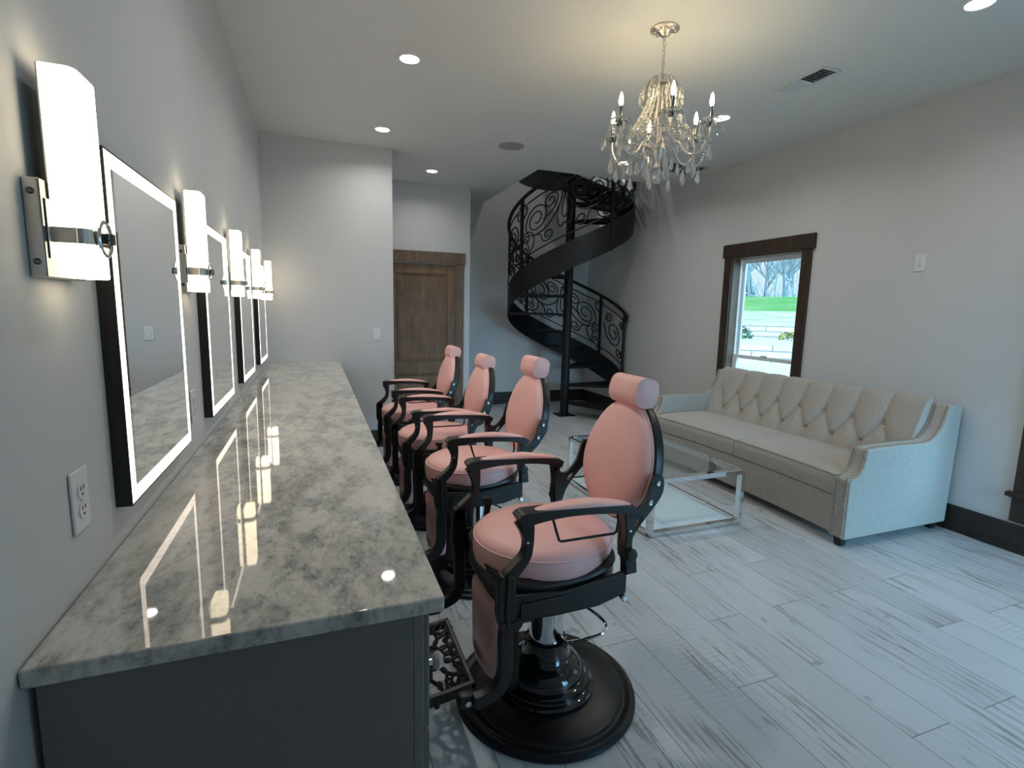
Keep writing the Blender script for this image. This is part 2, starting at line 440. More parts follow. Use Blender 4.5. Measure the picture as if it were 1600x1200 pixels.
struct('wall_alcove_right', bx(2.39-T, 2.39, YA+T, YB+T, 0, ZC), M_wall, smooth=False)
wall_with_holes('wall_back', 'y', YB, T, 2.39, XR, 0, ZT, [(2.90, 4.52, 3.62, 5.10)], M_wall)
WIN = [(3.595, 4.45, 0.39, 2.07), (0.80, 1.75, 0.39, 2.07)]
wall_with_holes('wall_right', 'x', XR, T, YF, YB+T, 0, ZT, WIN, M_wall)
wall_with_holes('wall_front', 'y', YF, -T, -T, XR+T, 0, ZC, [(2.95, 4.40, 0.05, 2.35)], M_wall)
bm = B()
OX0, OY0 = 2.82, 5.60
box(bm, -T, OX0, YF-T, YB+T, ZC, ZC+0.3); box(bm, OX0, XR+T, YF-T, OY0, ZC, ZC+0.3)
struct('ceiling', bm, M_ceil, smooth=False)
# upper floor shell seen up through the stairwell
struct('wall_upper_left', bx(1.2-T, 1.2, 3.2, YB+T, ZC+0.3, ZT), M_wall, smooth=False)
struct('wall_upper_front', bx(1.2, XR, 3.2-T, 3.2, ZC+0.3, ZT), M_wall, smooth=False)
bm = B(); box(bm, 1.2, 2.39, YB, YB+T, ZC+0.3, ZT); struct('wall_upper_back', bm, M_wall, smooth=False)
struct('ceiling_upper', bx(1.2-T, XR+T, 3.2-T, YB+T, ZT, ZT+0.15), M_ceil, smooth=False)
struct('ceiling_outer', bx(-T-0.3, XR+T+0.25, YF-T-0.3, 3.2-T, ZC+0.3, ZC+0.45), M_ceil, smooth=False)

# baseboards
def base(name, b): struct(name, b, M_base, bevel=0.004)
BH = 0.185
base('baseboard_right', bx(XR-0.018, XR, YF, YB, 0, BH))
base('baseboard_back', bx(2.39, XR-0.018, YB-0.018, YB, 0, BH))
base('baseboard_alcove', bx(2.32, 2.39, YA-0.018, YA, 0, BH))
base('baseboard_back_left', bx(0.66, 1.20, YM-0.018, YM, 0, BH))
base('baseboard_left', bx(0, 0.018, YF, 0.93, 0, BH))

# windows
def window(n, y0, y1, z0, z1, rail):
    w = empty('window_%d' % n, (XR, (y0+y1)/2, z0)); w['kind'] = 'structure'
    def add(nm, b, m_, **k):
        o = link(nm, b, m_, w, **k); o.matrix_parent_inverse = Matrix.Translation(-Vector(w.location)); return o
    add('casing', bx(XR-0.022, XR, y0-0.10, y0, z0-0.02, z1), M_trim, bevel=0.003)
    add('casing', bx(XR-0.022, XR, y1, y1+0.10, z0-0.02, z1), M_trim, bevel=0.003)
    add('casing_header', bx(XR-0.030, XR, y0-0.125, y1+0.125, z1, z1+0.135), M_trim, bevel=0.004)
    add('sill', bx(XR-0.05, XR+0.10, y0-0.13, y1+0.13, z0-0.03, z0), M_trim, bevel=0.004) if False else add('sill', bx(XR-0.045, XR-0.0005, y0-0.13, y1+0.13, z0-0.03, z0), M_trim, bevel=0.004)
    add('apron', bx(XR-0.022, XR, y0-0.10, y1+0.10, z0-0.19, z0-0.031), M_trim, bevel=0.003)
    # wooden jamb lining
    jb = B(); t = 0.014
    box(jb, XR, XR+0.085, y0, y0+t, z0, z1); box(jb, XR, XR+0.085, y1-t, y1, z0, z1); box(jb, XR, XR+0.085, y0+t, y1-t, z1-t, z1); box(jb, XR, XR+0.085, y0+t, y1-t, z0, z0+t)
    add('jamb', jb, M_casing, bevel=0.002)
    # vinyl frame and sashes
    X0, X1 = XR+0.085, XR+0.15; f = 0.030; a0, a1, c0, c1 = y0, y1, z0, z1
    fb = B()
    box(fb, X0, X1, a0, a0+f, c0, c1); box(fb, X0, X1, a1-f, a1, c0, c1); box(fb, X0, X1, a0+f, a1-f, c1-f, c1); box(fb, X0, X1, a0+f, a1-f, c0, c0+f)
    add('vinyl_frame', fb, M_vinyl, bevel=0.003)
    a0 += f; a1 -= f; c0 += f; c1 -= f; s = 0.032
    def sash(x0, x1, zz0, zz1, nm):
        b = B(); box(b, x0, x1, a0, a0+s, zz0, zz1); box(b, x0, x1, a1-s, a1, zz0, zz1); box(b, x0, x1, a0+s, a1-s, zz1-s, zz1); box(b, x0, x1, a0+s, a1-s, zz0, zz0+s)
        o = add(nm, b, M_vinyl, bevel=0.003)
        g = link('glass_pane', bx((x0+x1)/2-0.002, (x0+x1)/2+0.002, a0+s-0.004, a1-s+0.004, zz0+s-0.004, zz1-s+0.004), M_pane, o, smooth=False)
    sash(XR+0.118, XR+0.143, rail-0.02, c1, 'upper_sash')
    sash(XR+0.092, XR+0.117, c0, rail+0.02, 'lower_sash')
    add('sash_lock', bx(XR+0.085, XR+0.10, (a0+a1)/2-0.04, (a0+a1)/2+0.04, rail+0.02, rail+0.035), M_vinyl, bevel=0.003)
    return w
window(1, *WIN[0], 1.03)
window(2, *WIN[1], 1.03)
# upstairs window on the back wall and glazed patio door behind the viewer
def flat_window(name, axis, pos, a0, a1, z0, z1, muntins=0, m_=None):
    w = empty(name, ((a0+a1)/2, pos, z0)); w['kind'] = 'structure'
    b = B(); f = 0.05; q0, q1 = pos, pos+0.06
    box(b, a0, a0+f, q0, q1, z0, z1); box(b, a1-f, a1, q0, q1, z0, z1); box(b, a0+f, a1-f, q0, q1, z1-f, z1); box(b, a0+f, a1-f, q0, q1, z0, z0+f)
    for i in range(muntins):
        c = a0+(a1-a0)*(i+1)/(muntins+1); box(b, c-0.03, c+0.03, q0, q1, z0+f, z1-f)
    o = link('frame', b, m_ or M_vinyl, w, bevel=0.003); o.matrix_parent_inverse = Matrix.Translation(-Vector(w.location))
    g = link('glass_pane', bx(a0+f, a1-f, pos+0.028, pos+0.032, z0+f, z1-f), M_pane, w, smooth=False); g.matrix_parent_inverse = Matrix.Translation(-Vector(w.location))
flat_window('window_3', 'y', YB+0.05, 2.90, 4.52, 3.62, 5.10, 1)
flat_window('window_4', 'y', YF-0.11, 2.95, 4.40, 0.05, 2.35, 1)

# alcove door
door = empty('door_1', (1.745, YA, 0)); door['kind'] = 'structure'
def dadd(nm, b, m_, par=None, **k):
    o = link(nm, b, m_, par or door, **k)
    if not par: o.matrix_parent_inverse = Matrix.Translation(-Vector(door.location))
    return o
D0, D1, DZ = 1.283, 2.202, 2.042
db = B(); yf, ys = YA+0.018, YA+0.058
st = 0.115
# stiles and rails around two recessed panels
for a, b_, c, d in ((D0, D0+st, 0.01, DZ), (D1-st, D1, 0.01, DZ), (D0+st, D1-st, DZ-0.135, DZ), (D0+st, D1-st, 0.01, 0.23), (D0+st, D1-st, 0.60, 0.745)): box(db, a, b_, yf, ys, c, d)
leaf = dadd('door_leaf', db, M_door, bevel=0.006)
for z0, z1 in ((0.745, DZ-0.135), (0.23, 0.60)):
    b = B(); a0, a1 = D0+st, D1-st
    o0 = [(a0, z0), (a1, z0), (a1, z1), (a0, z1)]; ins = lambda d: [(a0+d, z0+d), (a1-d, z0+d), (a1-d, z1-d), (a0+d, z1-d)]
    lv = [(ins(0), yf+0.014), (ins(0.028), yf+0.016), (ins(0.034), yf+0.005), (ins(0.075), yf+0.001)]
    vv = [[b.verts.new((p[0], y, p[1])) for p in o] for o, y in lv]
    for u, v in zip(vv, vv[1:]):
        for i in range(4): b.faces.new([u[i], u[(i+1) % 4], v[(i+1) % 4], v[i]])
    b.faces.new(vv[-1])
    bk = [b.verts.new((p[0], ys-0.004, p[1])) for p in o0]; b.faces.new(bk)
    for i in range(4): b.faces.new([vv[0][i], vv[0][(i+1) % 4], bk[(i+1) % 4], bk[i]])
    dadd('door_panel', b, M_door, smooth=False)
b = bx(2.105, 2.165, yf-0.012, yf-0.001, 0.90, 0.965); dl = dadd('deadbolt', b, M_black, bevel=0.003)
b = bx(2.105, 2.165, yf-0.010, yf-0.001, 0.77, 0.84); box(b, 2.12, 2.135, yf-0.05, yf-0.0095, 0.80, 0.815); box(b, 2.02, 2.14, yf-0.058, yf-0.046, 0.80, 0.817); dadd('door_handle', b, M_black, bevel=0.003)
dadd('casing', bx(2.205, 2.305, YA-0.022, YA-0.0005, 0, 2.05), M_casing, bevel=0.003)
dadd('casing', bx(1.2005, 1.283, YA-0.022, YA-0.0005, 0, 2.05), M_casing, bevel=0.003)
dadd('casing_header', bx(1.2005, 2.32, YA-0.030, YA-0.0005, 2.05, 2.195), M_casing, bevel=0.004)

# ------------------------------------------------------------------ ceiling fixtures
def downlight(x, y, label, power=5.0, zz=ZC):
    t = empty('recessed_downlight', (x, y, zz)); tag(t, label, 'ceiling light', 'recessed ceiling downlights')
    link('trim_ring', lathe(B(), [(0.060, -0.001), (0.060, -0.006), (0.066, -0.009), (0.088, -0.006), (0.092, -0.001)], 40), M_white, t)
    link('lens', lathe(B(), [(0.0, -0.004), (0.060, -0.004)], 40), M_lens, t)
    d = bpy.data.lights.new('downlight_beam', 'AREA'); d.shape = 'DISK'; d.size = 0.11; d.energy = power; d.color = (1.0, 0.975, 0.94); d.spread = R(150)
    o = bpy.data.objects.new('downlight_beam', d); COL.objects.link(o); o.parent = t; o.location = (0, 0, -0.012)
for x, y, lb in ((1.045, 3.55, 'round white recessed ceiling light nearest the viewer on the mirror side'),
                 (1.045, 4.97, 'round recessed ceiling light just in front of the wall holding the light switch'),
                 (3.53, 3.55, 'round recessed ceiling light just behind the right arm of the chandelier'),
                 (3.53, 4.97, 'round recessed ceiling light seen low through the chandelier crystals'),
                 (1.743, 6.18, 'small recessed ceiling light in the alcove above the wooden door'),
                 (3.57, 1.83, 'recessed ceiling light cut by the top edge, above the sofa'),
                 (3.72, 6.55, 'added unseen ceiling light of the upper floor, brightening the stair wall'),  # added out of view, only to brighten the stair wall
                 (1.045, 2.13, 'recessed ceiling light mirrored in the counter near its front corner'),
                 ):
    downlight(x, y, lb, 3.0 if y > 6 else 4.6) if y != 6.55 else downlight(x, y, lb, 10.0, ZT)
sp = empty('ceiling_speaker', (2.252, 4.94, ZC)); tag(sp, 'flat round grey speaker grille set flush in the ceiling before the stairs', 'speaker')
link('speaker_rim', lathe(B(), [(0.112, -0.001), (0.112, -0.007), (0.122, -0.006), (0.124, -0.001)], 48), M_grille, sp)
link('speaker_grille', lathe(B(), [(0, -0.005), (0.112, -0.005)], 48), M_grille, sp)

# supply register: frame, louvres, dark throat
vt = empty('ceiling_vent', (3.55, 2.80, ZC)); tag(vt, 'white louvred air register on the ceiling right of the chandelier', 'air vent')
b = B(); hx, hy, f = 0.082, 0.195, 0.022
for q in ((-hx, hx, -hy, -hy+f), (-hx, hx, hy-f, hy), (-hx, -hx+f, -hy+f, hy-f), (hx-f, hx, -hy+f, hy-f)): box(b, *q, -0.009, -0.0005)
link('vent_frame', b, M_ventw, vt, bevel=0.003)
link('vent_throat', bx(-hx+f, hx-f, -hy+f, hy-f, -0.003, -0.0008), M_dark, vt, smooth=False)
b = B()
for i in range(14):
    y = -hy+f+0.012+i*0.0245
    ang = R(42) if i < 7 else R(-42)
    box(b, -hx+f, hx-f, -0.010, 0.010, -0.0007, 0.0007, M=Matrix.Translation((0, y, -0.0095)) @ Matrix.Rotation(ang, 4, 'X'))
link('vent_louvres', b, M_ventw, vt, smooth=False)
# return grille
rg = empty('return_air_grille', (4.18, 4.90, ZC)); tag(rg, 'dark slotted return air grille on the ceiling behind the chandelier', 'air vent')
b = B(); hx, hy, f = 0.27, 0.185, 0.02
for q in ((-hx, hx, -hy, -hy+f), (-hx, hx, hy-f, hy), (-hx, -hx+f, -hy+f, hy-f), (hx-f, hx, -hy+f, hy-f)): box(b, *q, -0.008, -0.0005)
link('vent_frame', b, M_ventw, rg, bevel=0.002)
link('vent_throat', bx(-hx+f, hx-f, -hy+f, hy-f, -0.003, -0.0008), M_dark, rg, smooth=False)
b = B()
for i in range(5): box(b, -hx+f, hx-f, -0.004, 0.004, -0.001, 0.001, M=Matrix.Translation((0, -hy+f+0.03+i*0.068, -0.006)) @ Matrix.Rotation(R(50), 4, 'X'))
link('vent_louvres', b, M_ventw, rg, smooth=False)

# ------------------------------------------------------------------ outlets and switches
def outlet(name, loc, rz, label, kind='outlet', group=None):
    t = empty(name, loc, rz); tag(t, label, 'power outlet' if kind == 'outlet' else 'light switch', group)
    # faces +x locally
    link('cover_plate', bx(0.0005, 0.006, -0.037, 0.037, -0.061, 0.061), M_white, t, bevel=0.003)
    if kind == 'outlet':
        for s in (-1, 1):
            f_ = link('receptacle', lathe(B(), [(0, 0.0), (0.0172, 0.0), (0.0172, 0.0025), (0, 0.0025)], 28), M_white, t); f_.rotation_euler = (0, R(90), 0); f_.location = (0.006, 0, s*0.0195)
            b = B()
            for y in (-0.0065, 0.0065): box(b, 0.0028, 0.0086-0.006+0.0006, y-0.0012, y+0.0012, 0.001, 0.009)
            box(b, 0.0024, 0.0032, -0.0025, 0.0025, -0.010, -0.0055)
            sl = link('slots', b, M_dark, f_, smooth=False); sl.matrix_parent_inverse = Matrix.Rotation(R(-90), 4, 'Y')
    else:
        link('rocker', bx(0.006, 0.0095, -0.016, 0.016, -0.033, 0.033), M_white, t, bevel=0.002)
    for z in (-0.048, 0.048) if kind != 'outlet' else (0,):
        b = B(); lathe(b, [(0, 0.0012), (0.0028, 0.0012), (0.0028, 0)], 10, M=Matrix.Translation((0.006, 0, z)) @ Matrix.Rotation(R(90), 4, 'Y')); link('screw', b, M_nickel, t)
    return t
outlet('wall_outlet', (0, 1.19, 1.093), 0, 'white duplex outlet on the left wall below the nearest sconce')
outlet('wall_outlet', (0, 2.20, 1.093), 0, 'white duplex outlet on the left wall between first and second mirrors')
outlet('wall_outlet', (XR, 2.593, 1.877), PI, 'white outlet high on the bare wall right of the window')
outlet('light_switch', (1.026, YM, 1.195), -PI/2, 'white rocker light switch on the short wall left of the wooden door', 'switch')

# ------------------------------------------------------------------ counter and cabinets
CT = 0.918
b = bx(0.002, 0.66, 0.925, YM-0.001, CT-0.032, CT)
ct = link('marble_countertop', b, M_marble, bevel=0.004, seg=3); tag(ct, 'long glossy grey and white marble countertop along the mirrored wall', 'countertop')
CX = 0.622; cy0, cy1 = 0.945, YM-0.003; NU = 5; cw = (cy1-cy0)/NU
cn = ['nearest grey vanity cabinet, its dark end panel facing the viewer', 'grey vanity cabinet second from the front, beside the nearest chair',
      'grey vanity cabinet at the middle of the counter', 'grey vanity cabinet second from the switch wall', 'grey vanity cabinet against the switch wall at the far end']
def make_cab(i):
    y0 = cy0+i*cw; t = empty('vanity_cabinet', (0.012, y0, 0)); tag(t, cn[i], 'cabinet', 'vanity cabinets under the marble counter')
    w = cw-0.0015; X = CX-0.012
    bd = B(); box(bd, 0, X-0.02, 0, w, 0.10, CT-0.0325); box(bd, 0, X-0.09, 0.0, w, 0, 0.10)
    link('cabinet_body', bd, M_cab, t, bevel=0.002)
    fb = B(); fr = 0.04
    for q in ((0, fr, 0.10, CT-0.0325), (w-fr, w, 0.10, CT-0.0325), (fr, w-fr, CT-0.0325-fr, CT-0.0325), (fr, w-fr, 0.10, 0.10+fr), (fr, w-fr, 0.585, 0.610)): box(fb, X-0.02, X, *q)
    link('face_frame', fb, M_cabf, t, bevel=0.002)
    def pull(par, y, z, vert=False):
        b = B()
        lathe(b, [(0, 0), (0.012, 0), (0.007, 0.006), (0.007, 0.016), (0.012, 0.018)], 12, M=Matrix.Translation((X+0.018, y, z)) @ Matrix.Rotation(R(90), 4, 'Y'))
        o = link('crystal_knob', b, M_chrome, par)
        b = B(); sup(b, (X+0.046, y, z), (0.016, 0.020, 0.020), 1.2, 1.2, 8, 6)
        link('crystal', b, M_crystal, par, smooth=False) if False else None
        b2 = B(); sup(b2, (X+0.045, y, z), (0.014, 0.019, 0.019), 1.0, 1.0, 8, 6); me = link('knob_crystal', b2, M_crystal, par, smooth=False)
    dr = link('drawer', bx(X, X+0.018, fr-0.012, w-fr+0.012, 0.600, CT-0.0325-fr+0.012), M_cabf, t, bevel=0.004)
    pull(dr, 0.075, 0.715); pull(dr, w-0.075, 0.715)
    for s in (0, 1):
        a0 = fr-0.012 if s == 0 else w/2+0.002; a1 = w/2-0.002 if s == 0 else w-fr+0.012
        d = B(); z0, z1 = 0.128, 0.590; r_ = 0.055
        for q in ((a0, a0+r_, z0, z1), (a1-r_, a1, z0, z1), (a0+r_, a1-r_, z1-r_, z1), (a0+r_, a1-r_, z0, z0+r_)): box(d, X, X+0.018, *q)
        box(d, X, X+0.009, a0+r_, a1-r_, z0+r_, z1-r_)
        do = link('cabinet_door', d, M_cabf, t, bevel=0.002); pull(do, (a1-0.03) if s == 0 else (a0+0.03), 0.53)
for i in range(NU): make_cab(i)

# ------------------------------------------------------------------ lit mirrors and sconces
def make_mirror():
    t = empty('lit_mirror', (0, 0, 0)); w, h, d = 0.619, 0.79, 0.0325
    b = B(); 
    box(b, 0.0005, d-0.003, 0, w, 0, h); link('mirror_frame', b, M_mside, t, bevel=0.001)
    f = 0.004; e = 0.038
    b = B()
    for q in ((f, w-f, h-e, h-f), (f, w-f, f, e), (f, e, e, h-e), (w-e, w-f, e, h-e)): box(b, d-0.003, d-0.0005, *q)
    link('led_border', b, M_led, t, smooth=False)
    link('mirror_glass', bx(d-0.003, d-0.0002, e, w-e, e, h-e), M_mirror, t, smooth=False)
    b = B()
    for q in ((0, w, h-f, h), (0, w, 0, f), (0, f, f, h-f), (w-f, w, f, h-f)): box(b, d-0.0031, d, *q)
    link('frame_lip', b, M_mside, t, smooth=False)
    return t
mp = make_mirror()
mt = ['lit wall mirror nearest the viewer, between first and second sconces', 'lit wall mirror second from the viewer, beside the second sconce',
      'lit wall mirror third along the counter wall', 'lit wall mirror farthest along the counter wall']
for i, y in enumerate((1.376, 2.398, 3.415, 4.440)):
    o = mp if i == 0 else copy_tree(mp); o.location = (0, y, 1.007); tag(o, mt[i], 'mirror', 'backlit mirrors above the counter')

def make_sconce():
    t = empty('wall_sconce', (0, 0, 0))          # origin: wall, centre of plate
    b = bx(0.0005, 0.0225, -0.078, 0.078, -0.080, 0.080); link('wall_box', b, M_nickel, t, bevel=0.002)
    b = bx(0.0225, 0.0240, -0.077, 0.077, -0.079, 0.079); link('plate_edge', b, M_darkmet, t, bevel=0.0005)
    for z in (-0.055, 0.058):
        b = B(); lathe(b, [(0, 0.001), (0.003, 0.001), (0.0045, 0.0026), (0.0055, 0.0018), (0.0055, 0)], 16, M=Matrix.Translation((0.012, -0.078, z)) @ Matrix.Rotation(R(90), 4, 'X')); link('screw', b, M_darkmet, t)
    # opal glass shade: rounded front corners, drawn upward
    sh = B(); X0, X1, Y = 0.0265, 0.076, 0.050; pl = [(X0, -Y), (X0+0.034, -Y)]
    for k in range(1, 8):
        a = -PI/2+PI/2*k/8; pl.append((X0+0.034+(X1-X0-0.034)*math.cos(a), -Y+0.018+0.018*math.sin(a)))
    pl += [(X1, -Y+0.018)]; pl = pl+[(x, -y) for x, y in reversed(pl)]
    prism(sh, pl, -0.078, 0.268, 'z'); link('glass_shade', sh, M_shade, t, bevel=0.003, seg=2)
    b = bx(0.0242, 0.0264, -0.051, 0.051, 0.0505, 0.266); link('back_plate', b, M_nickel, t)
    # holder: stem, side bands, front ring and cap
    b = B(); box(b, 0.0240, 0.0262, -0.066, 0.066, -0.048, 0.050); link('shade_holder', b, M_nickel, t, bevel=0.002)
    b = B(); g = 0.0015
    for s in (-1, 1): box(b, 0.0262, 0.0600, s*(Y+g)-0.0015, s*(Y+g)+0.0015, -0.020, 0.006)
    pl2 = [(x, y) for x, y in pl if True]
    ring = [(X0+0.034+(X1+0.003-X0-0.034)*math.cos(-PI/2+PI/2*k/8), -Y-0.003+0.021+0.021*math.sin(-PI/2+PI/2*k/8)) for k in range(9)]
    out = ring+[(x, -y) for x, y in reversed(ring)]; inn = [(x-0.0022 if abs(y) < 0.03 else x, y*0.965) for x, y in out]
    for z0, z1 in ((-0.020, 0.006),):
        A = [[b.verts.new((p[0], p[1], z)) for z in (z0, z1)] for p in out]; Bq = [[b.verts.new((p[0], p[1], z)) for z in (z0, z1)] for p in inn]
        for u, v, uu, vv_ in zip(A, A[1:], Bq, Bq[1:]):
            b.faces.new([u[0], v[0], v[1], u[1]]); b.faces.new([uu[0], uu[1], vv_[1], vv_[0]]); b.faces.new([u[1], v[1], vv_[1], uu[1]]); b.faces.new([u[0], uu[0], vv_[0], v[0]])
    link('shade_band', b, M_nickel, t, smooth=True)
    rg_ = [(X1+0.008, 0.030*math.cos(2*PI*k/40), -0.006+0.030*math.sin(2*PI*k/40)) for k in range(40)]
    link('front_ring', tube(B(), rg_, 0.0038, 10, True), M_chrome, t)
    b = B(); box(b, X1+0.003, X1+0.022, -0.008, 0.008, -0.016, 0.004); link('front_cap', b, M_darkmet, t, bevel=0.001)
    return t
ss = make_sconce()
sl_ = ['nearest glowing wall sconce, large at the upper left above the outlet', 'glowing wall sconce between the first and second mirrors', 'glowing wall sconce between the second and third mirrors',
       'glowing wall sconce between the third and farthest mirrors', 'last glowing wall sconce, beyond the farthest mirror']
for i in range(5):
    o = ss if i == 0 else copy_tree(ss); o.location = (0, 1.178+i*1.02, 1.592); tag(o, sl_[i], 'sconce', 'glowing sconces along the mirrored wall')

# ------------------------------------------------------------------ barber chairs
TILT = R(12.5)
def make_chair():
    t = empty('barber_chair', (0, 0, 0))
    lower, upper = [], []
    # base
    lower.append(link('base_disc', lathe(B(), [(0, 0.0), (0.346, 0.0), (0.350, 0.008), (0.347, 0.018), (0.336, 0.026), (0.322, 0.025), (0.314, 0.020), (0.304, 0.020), (0.297, 0.027), (0.288, 0.030), (0.19, 0.040), (0, 0.040)], 96), M_disc, t))
    lower.append(link('pedestal', lathe(B(), [(0, 0.041), (0.188, 0.041), (0.190, 0.052), (0.182, 0.060), (0.171, 0.062), (0.168, 0.070), (0.168, 0.080), (0.158, 0.088), (0.148, 0.090), (0.146, 0.098), (0.144, 0.112), (0.134, 0.130), (0.112, 0.143), (0.098, 0.150), (0.089, 0.162), (0.083, 0.180), (0.080, 0.205), (0.080, 0.226), (0.073, 0.230), (0, 0.230)], 72), M_gloss, t))
    lower.append(link('piston', lathe(B(), [(0, 0.22), (0.066, 0.22), (0.066, 0.40), (0.052, 0.405), (0.052, 0.47), (0, 0.47)], 48), M_chrome, t))
    b = B(); tube(b, [(0.02, -0.055, 0.255), (0.03, -0.105, 0.252)], 0.016, 16); lower.append(link('lever_socket', b, M_gloss, t))
    pl = catmull([(0.028, -0.095, 0.253), (0.045, -0.13, 0.275), (0.085, -0.165, 0.30), (0.14, -0.175, 0.315), (0.175, -0.15, 0.325), (0.165, -0.105, 0.34), (0.12, -0.045, 0.365), (0.07, -0.02, 0.385)], 8)
    lower.append(link('pump_lever', tube(B(), pl, 0.0062, 10), M_chrome, t))
    # seat pan: heavy black cast skirt
    def se(hx, hy, z, e=0.42, n=64, cx=0): 
        s = lambda v: math.copysign(abs(v)**e, v)
        return [(cx+hx*s(math.cos(2*PI*i/n)), hy*s(math.sin(2*PI*i/n)), z) for i in range(n)]
    def loft(bm, loops, mi=0, cap=True):
        R_ = [[bm.verts.new(p) for p in lp] for lp in loops]; n = len(loops[0])
        for a, c in zip(R_, R_[1:]):
            for i in range(n): bm.faces.new([a[i], a[(i+1) % n], c[(i+1) % n], c[i]]).material_index = mi
        if cap: bm.faces.new(R_[0][::-1]); bm.faces.new(R_[-1])
        return bm
    pb = B(); cx = -0.045
    loops = []
    for dz, k in ((-0.002, 0.86), (0.004, 0.95), (0.012, 0.965), (0.018, 1.0), (0.028, 1.0), (0.034, 0.975), (0.082, 0.975), (0.088, 0.995), (0.098, 0.985), (0.098, 0.90)):
        lp = se(0.235*k, 0.262*k, 0.497+dz, 0.50, 72, cx)
        loops.append([(x, y, z+(max(0, (x-cx-0.04))*0.20+max(0, -(x-cx)-0.12)*0.10)*min(1, dz/0.09 if dz > 0 else 0)) for x, y, z in lp])
    loft(pb, loops); upper.append(link('seat_pan', pb, M_iron, t))
    for s in (-1, 1):   # raised side shields
        b = B(); prism(b, catmull([(-0.25, 0.502), (-0.10, 0.492), (0.06, 0.496), (0.165, 0.524), (0.165, 0.61), (0.12, 0.598), (-0.07, 0.572), (-0.25, 0.588)], 1, True), s*0.262, s*0.276); upper.append(link('pan_shield', b, M_iron, t, bevel=0.004))
        b = B(); box(b, -0.225, -0.075, s*0.276-0.0, s*0.2815, 0.508, 0.560) if s > 0 else box(b, -0.225, -0.075, -0.2815, -0.276, 0.508, 0.560); upper.append(link('raised_panel', b, M_iron, t, bevel=0.003))
        b = B(); lathe(b, [(0, 0), (0.012, 0), (0.012, 0.016), (0.008, 0.02), (0, 0.02)], 16, M=Matrix.Translation((0.155, s*0.268, 0.512)) @ Matrix.Rotation(R(-90*s), 4, 'X')); upper.append(link('pan_bolt', b, M_chrome, t))
    # cushion
    c = B(); prof = [(0, 0.580), (0.94, 0.580), (0.975, 0.588), (0.99, 0.605), (0.992, 0.635), (0.985, 0.660), (0.965, 0.674), (0.93, 0.684), (0.84, 0.696), (0.65, 0.705), (0.35, 0.710), (0, 0.711)]
    prof = [(r_, z_-0.009) for r_, z_ in prof]; lathe(c, prof, 72, -0.027, 0, 0.264, 0.252); upper.append(link('seat_cushion', c, M_pink, t))
    ring = [(-0.027+0.264*0.981*math.cos(2*PI*k/72), 0.252*0.981*math.sin(2*PI*k/72), 0.657) for k in range(72)]
    upper.append(link('cushion_piping', tube(B(), ring, 0.0032, 8, True), M_piping, t))
    # arms and their supports
    for s in (-1, 1):
        y0, y1 = s*0.262, s*0.300
        ya, yb = s*0.252, s*0.312
        b = B(); strap(b, [(-0.241, 0.838, 0.034), (-0.226, 0.845, 0.046), (-0.19, 0.851, 0.036), (-0.10, 0.855, 0.026), (0.0, 0.852, 0.024), (0.08, 0.845, 0.025), (0.14, 0.835, 0.030), (0.175, 0.822, 0.028)], ya, yb, 6)
        arm = link('armrest', b, M_iron, t, bevel=0.006, seg=3); upper.append(arm)
        a = B(); sup(a, (-0.02, 0, 0), (0.180, 0.030, 0.016), 0.75, 0.85, 40, 14)
        for v in a.verts:
            v.co.z += 0.866-((v.co.x+0.04)/0.20)**2*0.010-max(0, v.co.x)*0.08; v.co.y += s*0.282
        link('arm_pad', a, M_pink, arm)
        b = B()
        strap(b, [(-0.222, 0.838, 0.058), (-0.212, 0.805, 0.042), (-0.207, 0.765, 0.028), (-0.214, 0.725, 0.029), (-0.240, 0.692, 0.036), (-0.272, 0.660, 0.040), (-0.280, 0.630, 0.046)], y0, y1, 6)
        upper.append(link('arm_post', b, M_iron, t, bevel=0.005, seg=3))
        b = B()
        strap(b, [(0.150, 0.830, 0.050), (0.150, 0.795, 0.034), (0.152, 0.740, 0.026), (0.150, 0.700, 0.030), (0.158, 0.672, 0.042), (0.164, 0.640, 0.042), (0.166, 0.605, 0.044)], y0, y1, 6)
        upper.append(link('arm_post', b, M_iron, t, bevel=0.004, seg=2))
        b = B(); lathe(b, [(0, 0), (0.020, 0), (0.022, 0.006), (0.018, 0.014), (0, 0.016)], 20, M=Matrix.Translation((0.158, s*0.300, 0.678)) @ Matrix.Rotation(R(-90*s), 4, 'X')); upper.append(link('pivot_knob', b, M_iron, t))
        # back bracket
        out_ = catmull([(0.140, 0.800), (0.176, 0.786), (0.208, 0.802), (0.238, 0.842), (0.255, 0.895), (0.268, 0.925), (0.300, 0.918), (0.304, 0.868), (0.282, 0.828), (0.240, 0.780), (0.205, 0.738), (0.184, 0.700), (0.172, 0.662), (0.142, 0.658)], 3, True)
        hol_ = [(0.208+0.020*math.cos(k*PI/8)*0.75-0.006*math.sin(k*PI/8)*0.6, 0.768+0.020*math.cos(k*PI/8)*0.75+0.006*math.sin(k*PI/8)) for k in range(16)]
        b = prism_hole(B(), out_, [hol_], s*0.246, s*0.262)
        br = link('back_bracket', b, M_iron, t, bevel=0.003); upper.append(br)
        for bxz in ((0.252, 0.832), (0.279, 0.898)):
            b = B(); lathe(b, [(0, 0), (0.010, 0), (0.010, 0.003), (0.006, 0.006), (0, 0.004)], 16, M=Matrix.Translation((bxz[0], s*0.262, bxz[1])) @ Matrix.Rotation(R(-90*s), 4, 'X')); link('bolt', b, M_chrome, br)
        for q in ((-0.214, 0.772), (0.152, 0.760)):
            b = B(); lathe(b, [(0, 0), (0.005, 0), (0.004, 0.003), (0, 0.0035)], 10, M=Matrix.Translation((q[0], s*0.300, q[1])) @ Matrix.Rotation(R(-90*s), 4, 'X')); upper.append(link('rivet', b, M_chrome, t))
